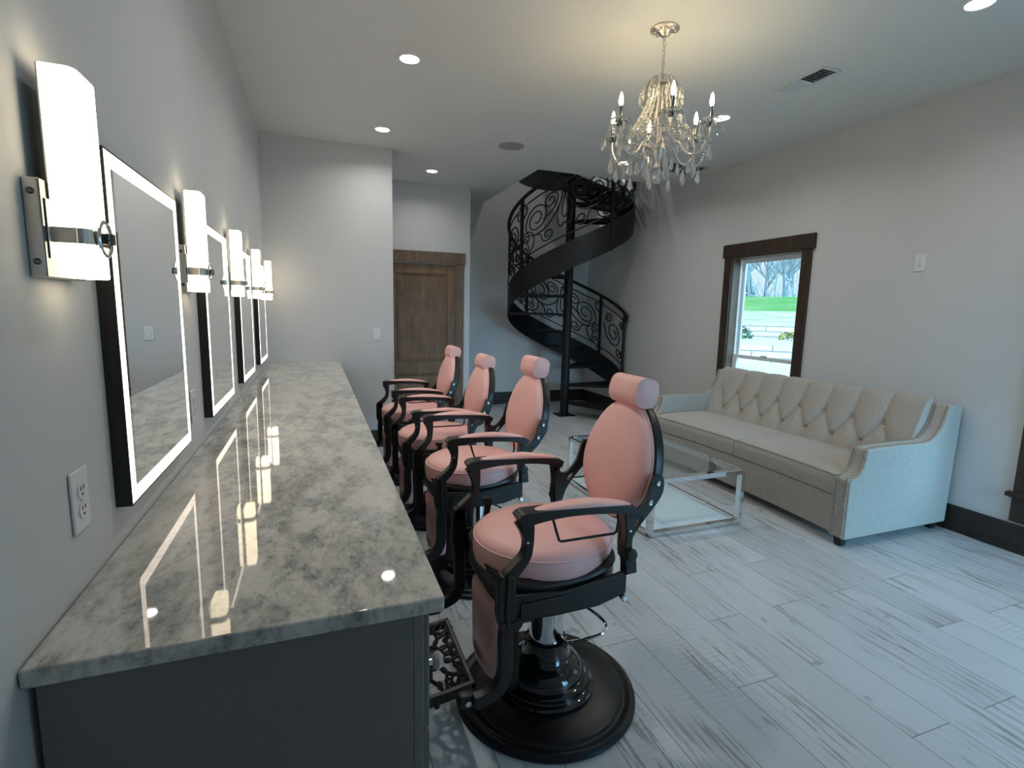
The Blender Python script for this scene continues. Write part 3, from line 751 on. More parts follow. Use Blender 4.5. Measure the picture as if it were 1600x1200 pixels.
        # towel rod under the arm, viewer side
        if s < 0:
            pts = [(-0.133, s*0.300, 0.842), (-0.124, s*0.306, 0.805), (-0.112, s*0.308, 0.768), (-0.104, s*0.308, 0.764), (0.085, s*0.308, 0.764), (0.094, s*0.308, 0.770), (0.100, s*0.306, 0.80), (0.098, s*0.300, 0.835)]
            upper.append(link('towel_rod', tube(B(), pts, 0.0044, 8), M_black, t))
        # fork carrying the leg pad and footrest
        b = B()
        strap(b, [(-0.276, 0.672, 0.040), (-0.278, 0.640, 0.056), (-0.276, 0.590, 0.058), (-0.276, 0.545, 0.060), (-0.272, 0.516, 0.052)], s*0.262, s*0.302, 5)
        upper.append(link('fork_head', b, M_iron, t, bevel=0.006, seg=3))
        b = B(); strap(b, [(-0.276, 0.675, 0.010), (-0.276, 0.6, 0.014), (-0.276, 0.53, 0.014), (-0.268, 0.50, 0.012)], s*0.302, s*0.309, 5); upper.append(link('fork_rib', b, M_iron, t, bevel=0.003))
        b = B(); strap(b, [(-0.285, 0.525, 0.030), (-0.278, 0.506, 0.036), (-0.252, 0.503, 0.034), (-0.236, 0.515, 0.026), (-0.233, 0.522, 0.018)], s*0.260, s*0.306, 5); upper.append(link('scroll_stop', b, M_iron, t, bevel=0.005, seg=3))
        b = B()
        strap(b, [(-0.272, 0.500, 0.040), (-0.274, 0.44, 0.044), (-0.272, 0.38, 0.045), (-0.276, 0.33, 0.044), (-0.296, 0.290, 0.042), (-0.335, 0.270, 0.040), (-0.375, 0.264, 0.040)], s*0.262, s*0.298, 6)
        upper.append(link('footrest_arm', b, M_iron, t, bevel=0.005, seg=3))
        b = B(); sup(b, (-0.388, s*0.262, 0.262), (0.036, 0.020, 0.022), 0.5, 0.5, 20, 10); lathe(b, [(0, 0), (0.009, 0), (0.009, 0.004), (0, 0.005)], 14, M=Matrix.Translation((-0.392, s*0.282, 0.262)) @ Matrix.Rotation(R(-90*s), 4, 'X'), mi=1); upper.append(link('footrest_hinge', b, [M_iron, M_chrome], t))
    # recline lever at the far side
    b = B(); strap(b, [(-0.155, 0.52, 0.018), (-0.145, 0.60, 0.020), (-0.138, 0.655, 0.026), (-0.142, 0.675, 0.040), (-0.142, 0.684, 0.044)], 0.318, 0.334, 5); tube(b, [(-0.155, 0.27, 0.52), (-0.155, 0.325, 0.52)], 0.010, 12)
    upper.append(link('recline_lever', b, M_iron, t, bevel=0.004))
    # leg pad
    def lp_surf(bm, hy, hz, depth, x0, x1, zc, e=0.35, mi=0):
        n = 40; s = lambda v: math.copysign(abs(v)**e, v)
        loops = []
        for k, (d, f) in enumerate(((0, 1.0), (0.5, 1.0), (0.8, 0.97), (0.95, 0.90), (1.0, 0.72))):
            lp = []
            for i in range(n):
                a = 2*PI*i/n; y = hy*f*s(math.cos(a)); z = hz*f*s(math.sin(a))
                lp.append((x0+(x1-x0)*d-depth*(1-(y/hy)**2)-0.004*((z/hz))+0.018 , y, zc+z))
            loops.append(lp)
        loft(bm, loops, mi); return bm
    b = B(); lp_surf(b, 0.150, 0.150, 0.035, -0.225, -0.268, 0.325); upper.append(link('leg_pad', b, M_pink, t))
    b = B(); lp_surf(b, 0.172, 0.190, 0.035, -0.200, -0.226, 0.325); upper.append(link('leg_pad_frame', b, M_iron, t))
    b = B(); box(b, -0.24, -0.17, -0.27, 0.27, 0.485, 0.505); upper.append(link('cross_bar', b, M_iron, t, bevel=0.004))
    # pierced footrest
    FM = Matrix.Translation((-0.455, 0, 0.235)) @ Matrix.Rotation(R(-8), 4, 'Y')
    b = B(); hx, hy = 0.115, 0.195
    for q in ((-hx, hx, -hy, -hy+0.020), (-hx, hx, hy-0.020, hy), (-hx, -hx+0.018, -hy, hy), (hx-0.018, hx, -hy, hy)): box(b, *q, -0.028, 0.006)
    fr_ = link('footrest_plate', b, M_iron, t, bevel=0.004); fr_.matrix_local = FM; upper.append(fr_)
    b = B(); lathe(b, [(0, 0.003), (0.038, 0.003), (0.042, 0.0), (0.038, -0.004), (0, -0.004)], 32, 0, 0, 1, 1.25)
    tube(b, [(0.050*math.cos(a*PI/16), 0.062*math.sin(a*PI/16), 0) for a in range(32)], 0.006, 6, True)
    rr = random.Random(3)
    for k in range(22):
        a = 2*PI*k/22+0.1; ca, sa = math.cos(a), math.sin(a)
        far = min((hx-0.014)/max(1e-3, abs(ca)), (hy-0.014)/max(1e-3, abs(sa)))
        r0 = 0.046; pts = []
        for j in range(7):
            u = j/6; rad = r0+(far-r0)*u; off = 0.016*math.sin(u*PI*1.6)*(1 if k % 2 else -1)
            pts.append((max(-hx, min(hx, rad*ca-off*sa)), max(-hy, min(hy, rad*1.0*sa+off*ca)), 0))
        tube(b, catmull(pts, 3), 0.0068, 6)
        mx, my = pts[4][0], pts[4][1]
        sp_ = [(max(-hx+0.008, min(hx-0.008, mx+(0.020-0.0022*j)*math.cos(a+j*0.55))), max(-hy+0.01, min(hy-0.01, my+(0.020-0.0022*j)*math.sin(a+j*0.55))), 0) for j in range(8)]
        tube(b, sp_, 0.0052, 6)
        mx, my = pts[6][0]*0.86, pts[6][1]*0.90
        sp_ = [(max(-hx+0.008, min(hx-0.008, mx+(0.018-0.002*j)*math.cos(a+2-j*0.55))), max(-hy+0.01, min(hy-0.01, my+(0.018-0.002*j)*math.sin(a+2-j*0.55))), 0) for j in range(7)]
        if k % 2: tube(b, sp_, 0.0052, 6)
    for q in ((-0.075, -0.14), (0.07, -0.145), (-0.075, 0.14), (0.07, 0.145)):
        tube(b, [(q[0]+0.024*math.cos(a*PI/10), q[1]+0.030*math.sin(a*PI/10), 0) for a in range(20)], 0.0058, 6, True)
        tube(b, [(q[0]-0.02, q[1]-0.03, 0), (q[0]+0.02, q[1]+0.03, 0)], 0.0035, 6)
    sc_ = link('footrest_scrollwork', b, M_iron, fr_)
    b = B(); tube(b, [(-0.02, -hy+0.004, -0.01), (-0.02, -hy+0.004, -0.034)], 0.009, 12); link('rubber_foot', b, M_dark, fr_)
    # backrest (tilted frame at BC)
    BM = Matrix.Translation((0.276, 0, 0.918)) @ Matrix.Rotation(TILT, 4, 'Y')
    def egg(phi):
        cz = math.sin(phi); w = 0.222*(1-0.10*cz-0.05*cz*cz)
        return w*math.cos(phi), (0.238 if cz > 0 else 0.224)*cz
    def oval(bm, prof, nphi=64, mi=0):
        """prof: list of (scale, x)"""
        R_ = []
        for f, x in prof:
            if f == 0: R_.append([bm.verts.new((x, 0, 0))]); continue
            R_.append([bm.verts.new((x, *(q*f for q in egg(2*PI*i/nphi)))) for i in range(nphi)])
        for a, c in zip(R_, R_[1:]):
            for i in range(nphi):
                j = (i+1) % nphi
                if len(a) == 1: bm.faces.new([a[0], c[i], c[j]])
                elif len(c) == 1: bm.faces.new([a[i], c[0], a[j]])
                else: bm.faces.new([a[i], c[i], c[j], a[j]])
        return bm
    b = oval(B(), [(0, -0.052), (0.3, -0.050), (0.55, -0.045), (0.75, -0.037), (0.88, -0.026), (0.95, -0.014), (0.975, 0.0), (0.97, 0.012), (0, 0.012)])
    o = link('backrest', b, M_pink, t); o.matrix_local = BM; upper.append(o)
    e = [(0.006, *(q*0.982 for q in egg(2*PI*i/72))) for i in range(72)]
    pp = link('backrest_piping', tube(B(), e, 0.0038, 8, True), M_piping, o)
    b = oval(B(), [(0, 0.010), (0.99, 0.010), (1.02, 0.016), (1.03, 0.030), (1.02, 0.046), (0.97, 0.056), (0.6, 0.064), (0, 0.066)])
    link('back_shell', b, M_iron, o)
    # headrest
    HM = Matrix.Translation((0.335, 0, 1.178)) @ Matrix.Rotation(TILT, 4, 'Y')
    b = B(); prof = []
    secs = [(q*0.86, f_) for q, f_ in ((-0.112, 0.0), (-0.112, 0.80), (-0.108, 0.93), (-0.100, 0.985), (-0.06, 1.0), (0, 1.0), (0.06, 1.0), (0.100, 0.985), (0.108, 0.93), (0.112, 0.80), (0.112, 0.0))]
    R_ = []; s_ = lambda v: math.copysign(abs(v)**0.72, v)
    for y, f in secs:
        if f == 0: R_.append([b.verts.new((0, y*1.02, 0))]); continue
        R_.append([b.verts.new((0.050*f*s_(math.cos(2*PI*i/40)), y, 0.057*f*s_(math.sin(2*PI*i/40)))) for i in range(40)])
    for a_, c_ in zip(R_, R_[1:]):
        for i in range(40):
            j = (i+1) % 40
            if len(a_) == 1: b.faces.new([a_[0], c_[i], c_[j]])
            elif len(c_) == 1: b.faces.new([a_[i], c_[0], a_[j]])
            else: b.faces.new([a_[i], c_[i], c_[j], a_[j]])
    h = link('headrest', b, M_pink, t); h.matrix_local = HM; upper.append(h)
    for y in (-0.091, 0.091): link('headrest_piping', tube(B(), [(0.050*0.955*s_(math.cos(2*PI*i/40)), y, 0.057*0.955*s_(math.sin(2*PI*i/40))) for i in range(40)], 0.0028, 6, True), M_piping, h)
    b = B(); box(b, 0.030, 0.038, -0.025, 0.025, -0.16, 0.03); hb = link('headrest_bar', b, M_iron, t, bevel=0.002); hb.matrix_local = HM; upper.append(hb)
    for o in upper: o['up'] = 1
    return t
ch = make_chair()
cl_ = ['pink and black vintage barber chair nearest the viewer, in front of the coffee table', 'pink barber chair second from the viewer, directly behind the nearest one',
       'pink barber chair third along the counter, set lower, before the stairs', 'pink barber chair farthest from the viewer, in front of the wooden door']
chairs = [ch]+[copy_tree(ch) for _ in range(3)]
for i, (x, y, dz, hz, rz) in enumerate(((1.24, 1.68, 0, 0, 0), (1.265, 2.70, -0.020, 0, R(0.5)), (1.245, 3.57, -0.055, -0.03, 0), (1.24, 4.50, -0.060, -0.03, 0))):
    c = chairs[i]; c.location = (x, y, 0); c.rotation_euler = (0, 0, rz); tag(c, cl_[i], 'chair', 'pink barber chairs along the counter')
    for k in kids(c):
        if k.get('up'): k.location.z += dz
        if k.name.startswith('headrest'): k.location.z += hz
for o in bpy.data.objects:
    if 'up' in o.keys(): del o['up']

# ------------------------------------------------------------------ sofa
def make_sofa():
    t = empty('tufted_sofa', (4.05, 3.28, 0)); tag(t, 'beige linen sofa with tufted back and nailhead arms under the window', 'sofa')
    inv = Matrix.Translation(-Vector(t.location))
    def add(nm, b, m_, par=None, **k):
        o = link(nm, b, m_, par or t, **k)
        if not par: o.matrix_parent_inverse = inv
        return o
    Y0, Y1 = 2.18, 4.38; AW = 0.115
    up_ = [(3.690, 0.645), (3.80, 0.650), (3.95, 0.652), (4.10, 0.650), (4.24, 0.650), (4.30, 0.662), (4.35, 0.695), (4.39, 0.745), (4.42, 0.81), (4.44, 0.875), (4.452, 0.893), (4.50, 0.893), (4.572, 0.886)]
    fr = [(3.555, 0.062), (3.555, 0.445), (3.563, 0.452), (3.60, 0.460), (3.635, 0.480), (3.660, 0.520), (3.675, 0.575), (3.680, 0.625)]
    prof = fr+up_+[(4.552, 0.062)]
    for s, (a, c) in enumerate(((Y0, Y0+AW), (Y1-AW, Y1))):
        arm = add('sofa_arm', prism(B(), prof, a, c), M_fabric, bevel=0.008, seg=3)
        # seams along the arm face, nailheads following them
        line = [(x, z) for x, z in catmull(fr+up_[:11], 5)]
        for off in (0.022, AW-0.022):
            yy = a+off
            pts = []
            for i, (x, z) in enumerate(line):
                p, q = line[max(0, i-1)], line[min(len(line)-1, i+1)]; dx, dz = q[0]-p[0], q[1]-p[1]; l_ = math.hypot(dx, dz) or 1
                pts.append((x-dz/l_*0.0005, yy, z+dx/l_*0.0005))
            link('arm_seam', tube(B(), pts, 0.0022, 6), M_fabric, arm).matrix_parent_inverse = Matrix()
            b = B(); acc = 0; last = Vector(pts[0])
            for q in pts[1:]:
                q = Vector(q)
                while (q-last).length > 0.017:
                    last = last+(q-last).normalized()*0.017
                    sup(b, tuple(last), (0.006, 0.006, 0.006), 1, 1, 8, 4)
            nl = link('nailhead_trim', b, M_nail, arm)
    # base rail with a shallow inward curve
    def bow(y): 
        u = (y-(Y0+Y1)/2)/((Y1-Y0)/2-AW); return 0.055*(1-min(1, u*u))
    n = 32; ys_ = [Y0+AW+(Y1-Y0-2*AW)*i/n for i in range(n+1)]
    def curved(x0, x1, z0, z1, ya, yb, puff=0.0, xb=None):
        b = B(); k = [ya+(yb-ya)*i/24 for i in range(25)]; rows = []
        ed = 0.02 if puff else 0.004
        for y in k:
            f = x0+bow(y); e_ = min(1, min(y-ya, yb-y)/0.10); e_ = math.sqrt(max(0, 1-(1-e_)**2)) if puff else 1
            pz = puff*e_
            mid = [(f+ed, z0), (f, z0+ed*0.6), (f-0.004*(1 if puff else 0), (z0+z1)/2), (f, z1-ed*0.8), (f+ed*0.5, z1-ed*0.15), (f+ed*1.5, z1+pz*0.25)]
            m2 = []
            if puff:
                for q in (0.12, 0.3, 0.5, 0.7, 0.9): m2.append((f+(x1-f)*q, z1+pz*min(1, 0.45+q*1.2)*(1 if q < 0.8 else 0.9)))
            mid += m2+[(x1, z1+pz*0.6), (x1, z0)]
            rows.append([b.verts.new((p[0], y, p[1])) for p in mid])
        for u, v in zip(rows, rows[1:]):
            m_ = len(u)
            for i in range(m_): b.faces.new([u[i], u[(i+1) % m_], v[(i+1) % m_], v[i]])
        b.faces.new(rows[0][::-1]); b.faces.new(rows[-1]); return b
    add('base_rail', curved(3.585, 4.50, 0.065, 0.315, Y0+AW+0.0005, Y1-AW-0.0005), M_fabric)
    ym = (Y0+Y1)/2-0.045
    for a, c in ((Y0+AW+0.003, ym-0.002), (ym+0.002, Y1-AW-0.003)):
        cu = add('seat_cushion', curved(3.575, 4.20, 0.320, 0.462, a, c, 0.030), M_fabric)
        pts = [(3.575+bow(a+(c-a)*i/24)+0.004, a+(c-a)*i/24, 0.457) for i in range(25)]
        pt2 = [(p[0]+0.001, p[1], 0.326) for p in pts]
        b = B(); tube(b, pts, 0.0045, 8); tube(b, pt2, 0.0045, 8); link('cushion_piping', b, M_fabric, cu)
    # tufted back
    bot, top_ = Vector((4.205, 0, 0.40)), Vector((4.435, 0, 0.915))
    Ya, Yb = Y0+AW+0.002, Y1-AW-0.002
    r1 = [2.537+0.2365*i for i in range(7)]; r2 = [2.648+0.2370*i for i in range(7)]
    z1_, z2_ = 0.705, 0.540; buttons = [(y, z1_) for y in r1]+[(y, z2_) for y in r2]
    segs = []
    for y in r1: segs.append(((y, z1_), (y, 0.96)))
    for y in r2: segs.append(((y, z2_), (y, 0.38)))
    for y, z in ((q, z1_) for q in r1):
        for d in (-0.125, 0.112):
            if any(abs(y+d-k) < 0.016 for k in r2): segs.append(((y, z), (y+d, z2_)))
    segs.append(((r1[0], z1_), (r1[0]-0.113, z2_))); 
    segs.append(((r2[-1], z2_), (r2[-1]+0.10, z1_)))
    def dseg(y, z, s):
        (a, b_), (c, d) = s; dx, dz = c-a, d-b_; u = max(0, min(1, ((y-a)*dx+(z-b_)*dz)/(dx*dx+dz*dz))); return math.hypot(y-a-u*dx, z-b_-u*dz)
    NYb, NZb = 220, 64
    b = B(); G = []
    for j in range(NZb+1):
        row = []; v = j/NZb; z = 0.40+(0.925-0.40)*v
        xb_ = bot.x+(top_.x-bot.x)*v
        for i in range(NYb+1):
            y = Ya+(Yb-Ya)*i/NYb
            ds = min(dseg(y, z, s) for s in segs); dbn = min(math.hypot(y-p, z-q) for p, q in buttons)
            h = 0.026*(1-math.exp(-ds/0.040))-0.020*math.exp(-(dbn/0.026)**2)-0.007*math.exp(-(ds/0.0055)**2)
            edge = min(1, min(y-Ya, Yb-y)/0.02); tp = min(1, (1-v)/0.10)
            h = h+0.010
            zz = z
            if v > 0.90:
                a_ = (v-0.90)/0.10; h2 = h*math.cos(a_*PI/2); xx = xb_-h2+0.018*a_; zz = 0.8725+0.05*math.sin(a_*PI/2)+(h*0.35)*a_
            else: xx = xb_-h
            row.append(b.verts.new((xx, y, zz)))
        G.append(row)
    for g0, g1 in zip(G, G[1:]):
        for i in range(NYb): b.faces.new([g0[i], g0[i+1], g1[i+1], g1[i]])
    # close round the back
    X2 = 4.461
    r0 = [b.verts.new((X2, v.co.y, v.co.z-0.012)) for v in G[-1]]; rb = [b.verts.new((X2, v.co.y, 0.40)) for v in G[0]]
    for i in range(NYb):
        b.faces.new([G[-1][i], G[-1][i+1], r0[i+1], r0[i]]); b.faces.new([r0[i], r0[i+1], rb[i+1], rb[i]]); b.faces.new([rb[i], rb[i+1], G[0][i+1], G[0][i]])
    b.faces.new([g[0] for g in G]+[r0[0], rb[0]]); b.faces.new(([g[-1] for g in G]+[r0[-1], rb[-1]])[::-1])
    bk = add('tufted_backrest', b, M_fabric, angle=180)
    for y, z in buttons:
        v = (z-0.40)/0.525; xb_ = bot.x+(top_.x-bot.x)*v
        b = B(); sup(b, (xb_+0.008, y, z), (0.007, 0.011, 0.011), 1, 1, 12, 8); link('tuft_button', b, M_fabric, bk)
    # outer back
    add('outer_back', bx(4.462, 4.560, Y0+AW+0.001, Y1-AW-0.001, 0.065, 0.888), M_fabric, bevel=0.012, seg=3)
    for x, y in ((3.60, Y0+0.06), (3.60, Y1-0.06), (4.50, Y0+0.06), (4.50, Y1-0.06)):
        b = B(); lathe(b, [(0, 0), (0.030, 0), (0.042, 0.062), (0, 0.062)], 4, x, y, ph=PI/4); add('sofa_foot', b, M_dark, smooth=False, bevel=0.003)
make_sofa()

# ------------------------------------------------------------------ coffee table
def make_table():
    x0, x1, y0, y1, H = 2.452, 3.235, 2.705, 3.92, 0.40
    t = empty('coffee_table', ((x0+x1)/2, (y0+y1)/2, 0)); tag(t, 'low rectangular glass and chrome coffee table in front of the sofa', 'coffee table')
    inv = Matrix.Translation(-Vector(t.location))
    def add(nm, b, m_, par=None, **k):
        o = link(nm, b, m_, par or t, **k)
        if not par: o.matrix_parent_inverse = inv
        return o
    w = 0.045; th = 0.034
    # two rounded chrome end loops
    for ya, yb in ((y0, y0+w), (y1-w, y1)):
        def rr(d, r):
            out = []
            for cx, cz, a0 in ((x1-d-r, H-d-r, 0), (x0+d+r, H-d-r, 90), (x0+d+r, d+r, 180), (x1-d-r, d+r, 270)):
                for k in range(7): a = R(a0+90*k/6); out.append((cx+r*math.cos(a), cz+r*math.sin(a)))
            return out
        o_, i_ = rr(0.0, 0.036), rr(th, 0.012); b = B()
        A = [[b.verts.new((p[0], y, p[1])) for y in (ya, yb)] for p in o_]; C_ = [[b.verts.new((p[0], y, p[1])) for y in (ya, yb)] for p in i_]; n = len(A)
        for k in range(n):
            l_ = (k+1) % n
            b.faces.new([A[k][0], A[l_][0], A[l_][1], A[k][1]]); b.faces.new([C_[k][0], C_[k][1], C_[l_][1], C_[l_][0]])
            b.faces.new([A[k][0], C_[k][0], C_[l_][0], A[l_][0]]); b.faces.new([A[k][1], A[l_][1], C_[l_][1], C_[k][1]])
        add('chrome_end_loop', b, M_chrome, bevel=0.002)
    for nm, z0, z1 in (('top_rail', H-th, H-0.001), ('bottom_rail', 0.001, 0.034)):
        for xa in (x0+0.002, x1-0.026):
            add(nm, bx(xa, xa+0.024, y0+w+0.001, y1-w-0.001, z0, z1), M_chrome, bevel=0.002)
    add('glass_top', bx(x0+0.028, x1-0.028, y0+w+0.001, y1-w-0.001, H-0.012, H-0.002), M_tglass, smooth=False)
    add('lower_shelf', bx(x0+0.028, x1-0.028, y0+w+0.001, y1-w-0.001, 0.022, 0.034), M_shelf, smooth=False)
make_table()

# ------------------------------------------------------------------ spiral staircase
def make_stair():
    CXs, CYs, RO = 3.724, 6.548, 0.84
    t = empty('spiral_staircase', (CXs, CYs, 0)); tag(t, 'black wrought iron spiral staircase with scrollwork railing in the far corner', 'staircase')
    zb = lambda th: 0.338+0.0067268*th
    def P(r, th, z): return (r*math.cos(R(th)), r*math.sin(R(th)), z)
    T0, T1 = -49, 446
    # centre pole
    b = B(); lathe(b, [(0, 0.012), (0.060, 0.012), (0.060, 4.45), (0, 4.45)], 32); link('centre_pole', b, M_black, t)
    b = bx(-0.12, 0.12, -0.12, 0.12, 0, 0.014); link('base_plate', b, M_black, t, bevel=0.002)
    b = B()
    sup(b, (0, 0, 4.50), (0.07, 0.07, 0.07), 1, 1, 20, 12); link('pole_finial', b, M_black, t)
    # stringer: continuous helical band
    b = B(); prev = None; n = 150
    for i in range(n+1):
        th = T0+(T1-T0)*i/n; z = zb(th); z0 = max(0.0, z)
        cur = [b.verts.new(P(RO-0.012, th, z0)), b.verts.new(P(RO, th, z0)), b.verts.new(P(RO, th, z+0.34)), b.verts.new(P(RO-0.012, th, z+0.34))]
        if prev:
            for k in range(4): b.faces.new([prev[k], prev[(k+1) % 4], cur[(k+1) % 4], cur[k]])
        else: b.faces.new(cur[::-1])
        prev = cur
    b.faces.new(prev); link('outer_stringer', b, M_black, t)
    # treads
    for i in range(13):
        z = 0.20+0.248*i; c = -46+36.87*i; b = B(); hw0, hw1 = 21, 21
        pts = [(0.03*math.cos(R(c-90)), 0.03*math.sin(R(c-90)))]
        for k in range(9):
            a = c-hw1+2*hw1*k/8; rr = RO-0.013; pts.append((rr*math.cos(R(a)), rr*math.sin(R(a))))
        pts.append((0.03*math.cos(R(c+90)), 0.03*math.sin(R(c+90))))
        prism(b, pts, z-0.008, z, 'z')
        # front lip
        for a in (c-hw1, c+hw1-1.5):
            x1_, y1_ = (RO-0.014)*math.cos(R(a)), (RO-0.014)*math.sin(R(a)); x0_, y0_ = 0.055*math.cos(R(a)), 0.055*math.sin(R(a))
            tx, ty = -math.sin(R(a))*0.006, math.cos(R(a))*0.006
            prism(b, [(x0_, y0_), (x1_, y1_), (x1_+tx, y1_+ty), (x0_+tx, y0_+ty)], z-0.034, z-0.0081, 'z')
        link('stair_tread', b, M_black, t, smooth=False)
    # handrail and thin rails
    def helix(r, th0, th1, dz, n=120): return [P(r, th0+(th1-th0)*i/n, zb(th0+(th1-th0)*i/n)+dz) for i in range(n+1)]
    hr = helix(RO, -14, T1, 1.19, 160)
    vol = []
    p0 = Vector(hr[0]); 
    for k in range(26):   # volute at the foot of the rail
        u = k/25; a = 0; dz = 0
    tan = (Vector(hr[0])-Vector(hr[1])).normalized()
    ctr = p0+Vector((-0.01, 0, -0.055))
    e1 = (p0-ctr).normalized(); e2 = (tan-e1*tan.dot(e1)).normalized()
    for k in range(1, 34):
        a = k*0.24; rr = 0.056*(1-k/44); vol.append(tuple(ctr+rr*(math.cos(a)*e1+math.sin(a)*e2)))
    b = B(); tube(b, list(reversed(vol))+hr, 0.023, 12); link('handrail', b, M_black, t)
    link('upper_thin_rail', tube(B(), helix(RO-0.004, -12, T1, 1.075), 0.0085, 6), M_black, t)
    link('lower_thin_rail', tube(B(), helix(RO-0.004, -12, T1, 0.435), 0.0085, 6), M_black, t)
    posts = [-12, 27, 111, 196, 280, 364, 444]
    for th in posts:
        z = zb(th); x, y, _ = P(RO-0.006, th, 0); b = B()
        box(b, -0.018, 0.018, -0.018, 0.018, max(0.0, z+0.0), z+1.185, M=Matrix.Translation((x, y, 0)) @ Matrix.Rotation(R(th), 4, 'Z'))
        link('railing_post', b, M_black, t, bevel=0.002)
        # small curls on the post
        for zz in (0.40, 1.09):
            for s in (-1, 1):
                q = []
                for k in range(9):
                    a = k*0.55; rr = 0.022*(1-k/14); da = (s*(0.040+rr*math.cos(a)))/RO*57.3
                    q.append(P(RO-0.006, th+da, z+zz+s*0.016+rr*math.sin(a)))
                link('post_curl', tube(B(), q, 0.006, 5), M_black, t)
    # scroll panels
    A_ = R(84)*RO
    def spiral(cx, cy, r, turns, a0, dirn, n=None):
        n = n or int(14*turns)+6; out = []
        for k in range(n+1):
            u = k/n; a = a0+dirn*2*PI*turns*(1-u); rr = r*(0.20+0.80*u**0.85)
            out.append((cx+rr*math.cos(a), cy+rr*math.sin(a)))
        return out    # from the inside to the rim point at angle a0
    def panel():
        rev = lambda q: list(reversed(q)); S = []
        # big scroll that sweeps under and up to the leaf in the middle
        S.append(spiral(0.25, 0.38, 0.185, 2.1, R(-90), -1, 40)+catmull([(0.25, 0.195), (0.36, 0.205), (0.47, 0.28), (0.56, 0.42), (0.60, 0.60)], 4)[1:])
        # its branch, curling over into the second scroll
        S.append(catmull([(0.345, 0.325), (0.42, 0.35), (0.50, 0.41)]+rev(spiral(0.44, 0.50, 0.092, 1.5, R(0), 1)), 2))
        # lower scroll
        S.append(catmull(spiral(0.41, 0.115, 0.078, 1.4, R(180), 1)+[(0.310, 0.16), (0.26, 0.195)], 2))
        # double curl at the foot of the post and the bow behind it
        S.append(spiral(0.085, 0.205, 0.056, 1.25, R(-60), 1)+rev(spiral(0.085, 0.085, 0.056, 1.25, R(60), -1)))
        S.append(catmull([(0.03, 0.285), (0.12, 0.29), (0.20, 0.225), (0.22, 0.13), (0.175, 0.045), (0.10, 0.008)], 5))
        # half of the tall leaf in the middle, small hook at the top
        S.append(catmull([(0.615, 0.62), (0.57, 0.46), (0.53, 0.32), (0.535, 0.19), (0.575, 0.13), (0.612, 0.17)], 5))
        S.append(catmull([(0.615, 0.50), (0.588, 0.38), (0.588, 0.27), (0.612, 0.22)], 5))
        S.append(catmull([(0.03, 0.50), (0.075, 0.535), (0.10, 0.58), (0.085, 0.615), (0.055, 0.60)], 4))
        return S
    half = panel(); pn = half+[[(A_-u, v) for u, v in q] for q in half]
    nl = spiral(0.29, 0.33, 0.17, 1.6, R(-60), -1)+[(0.44, 0.22), (0.50, 0.40)]
    newel = [nl, spiral(0.15, 0.12, 0.08, 1.3, R(150), 1)+[(0.05, 0.2)], spiral(0.42, 0.52, 0.07, 1.3, R(-40), -1), spiral(0.10, 0.53, 0.06, 1.3, R(200), -1)]
    for th, th2 in zip(posts, posts[1:]):
        b = B(); short = th2-th < 50; wid = R(th2-th)*RO; k_ = wid/(0.57 if short else A_)
        for q in (newel if short else pn):
            pts = [P(RO-0.006, th+u*k_/RO*57.2958, zb(th+u*k_/RO*57.2958)+0.435+min(0.635, max(0.0, v))) for u, v in q]
            cl = [pts[0]]
            for p in pts[1:]:
                if (Vector(p)-Vector(cl[-1])).length > 0.004: cl.append(p)
            tube(b, cl, 0.0092, 6)
        link('scrollwork_panel', b, M_black, t)
    # top landing: left half disc plus corner fill to the floor edge
    b = B()
    pts = [(0.05, 0.0)]+[P(0.74, 440+k*5, 0)[:2] for k in range(18)]+[(OX0-CXs+0.002, 0.34), (OX0-CXs+0.002, -0.40), (-0.10, -0.10)]
    prism(b, pts, 3.22, 3.34, 'z'); link('top_landing', b, M_black, t, smooth=False)
make_stair()

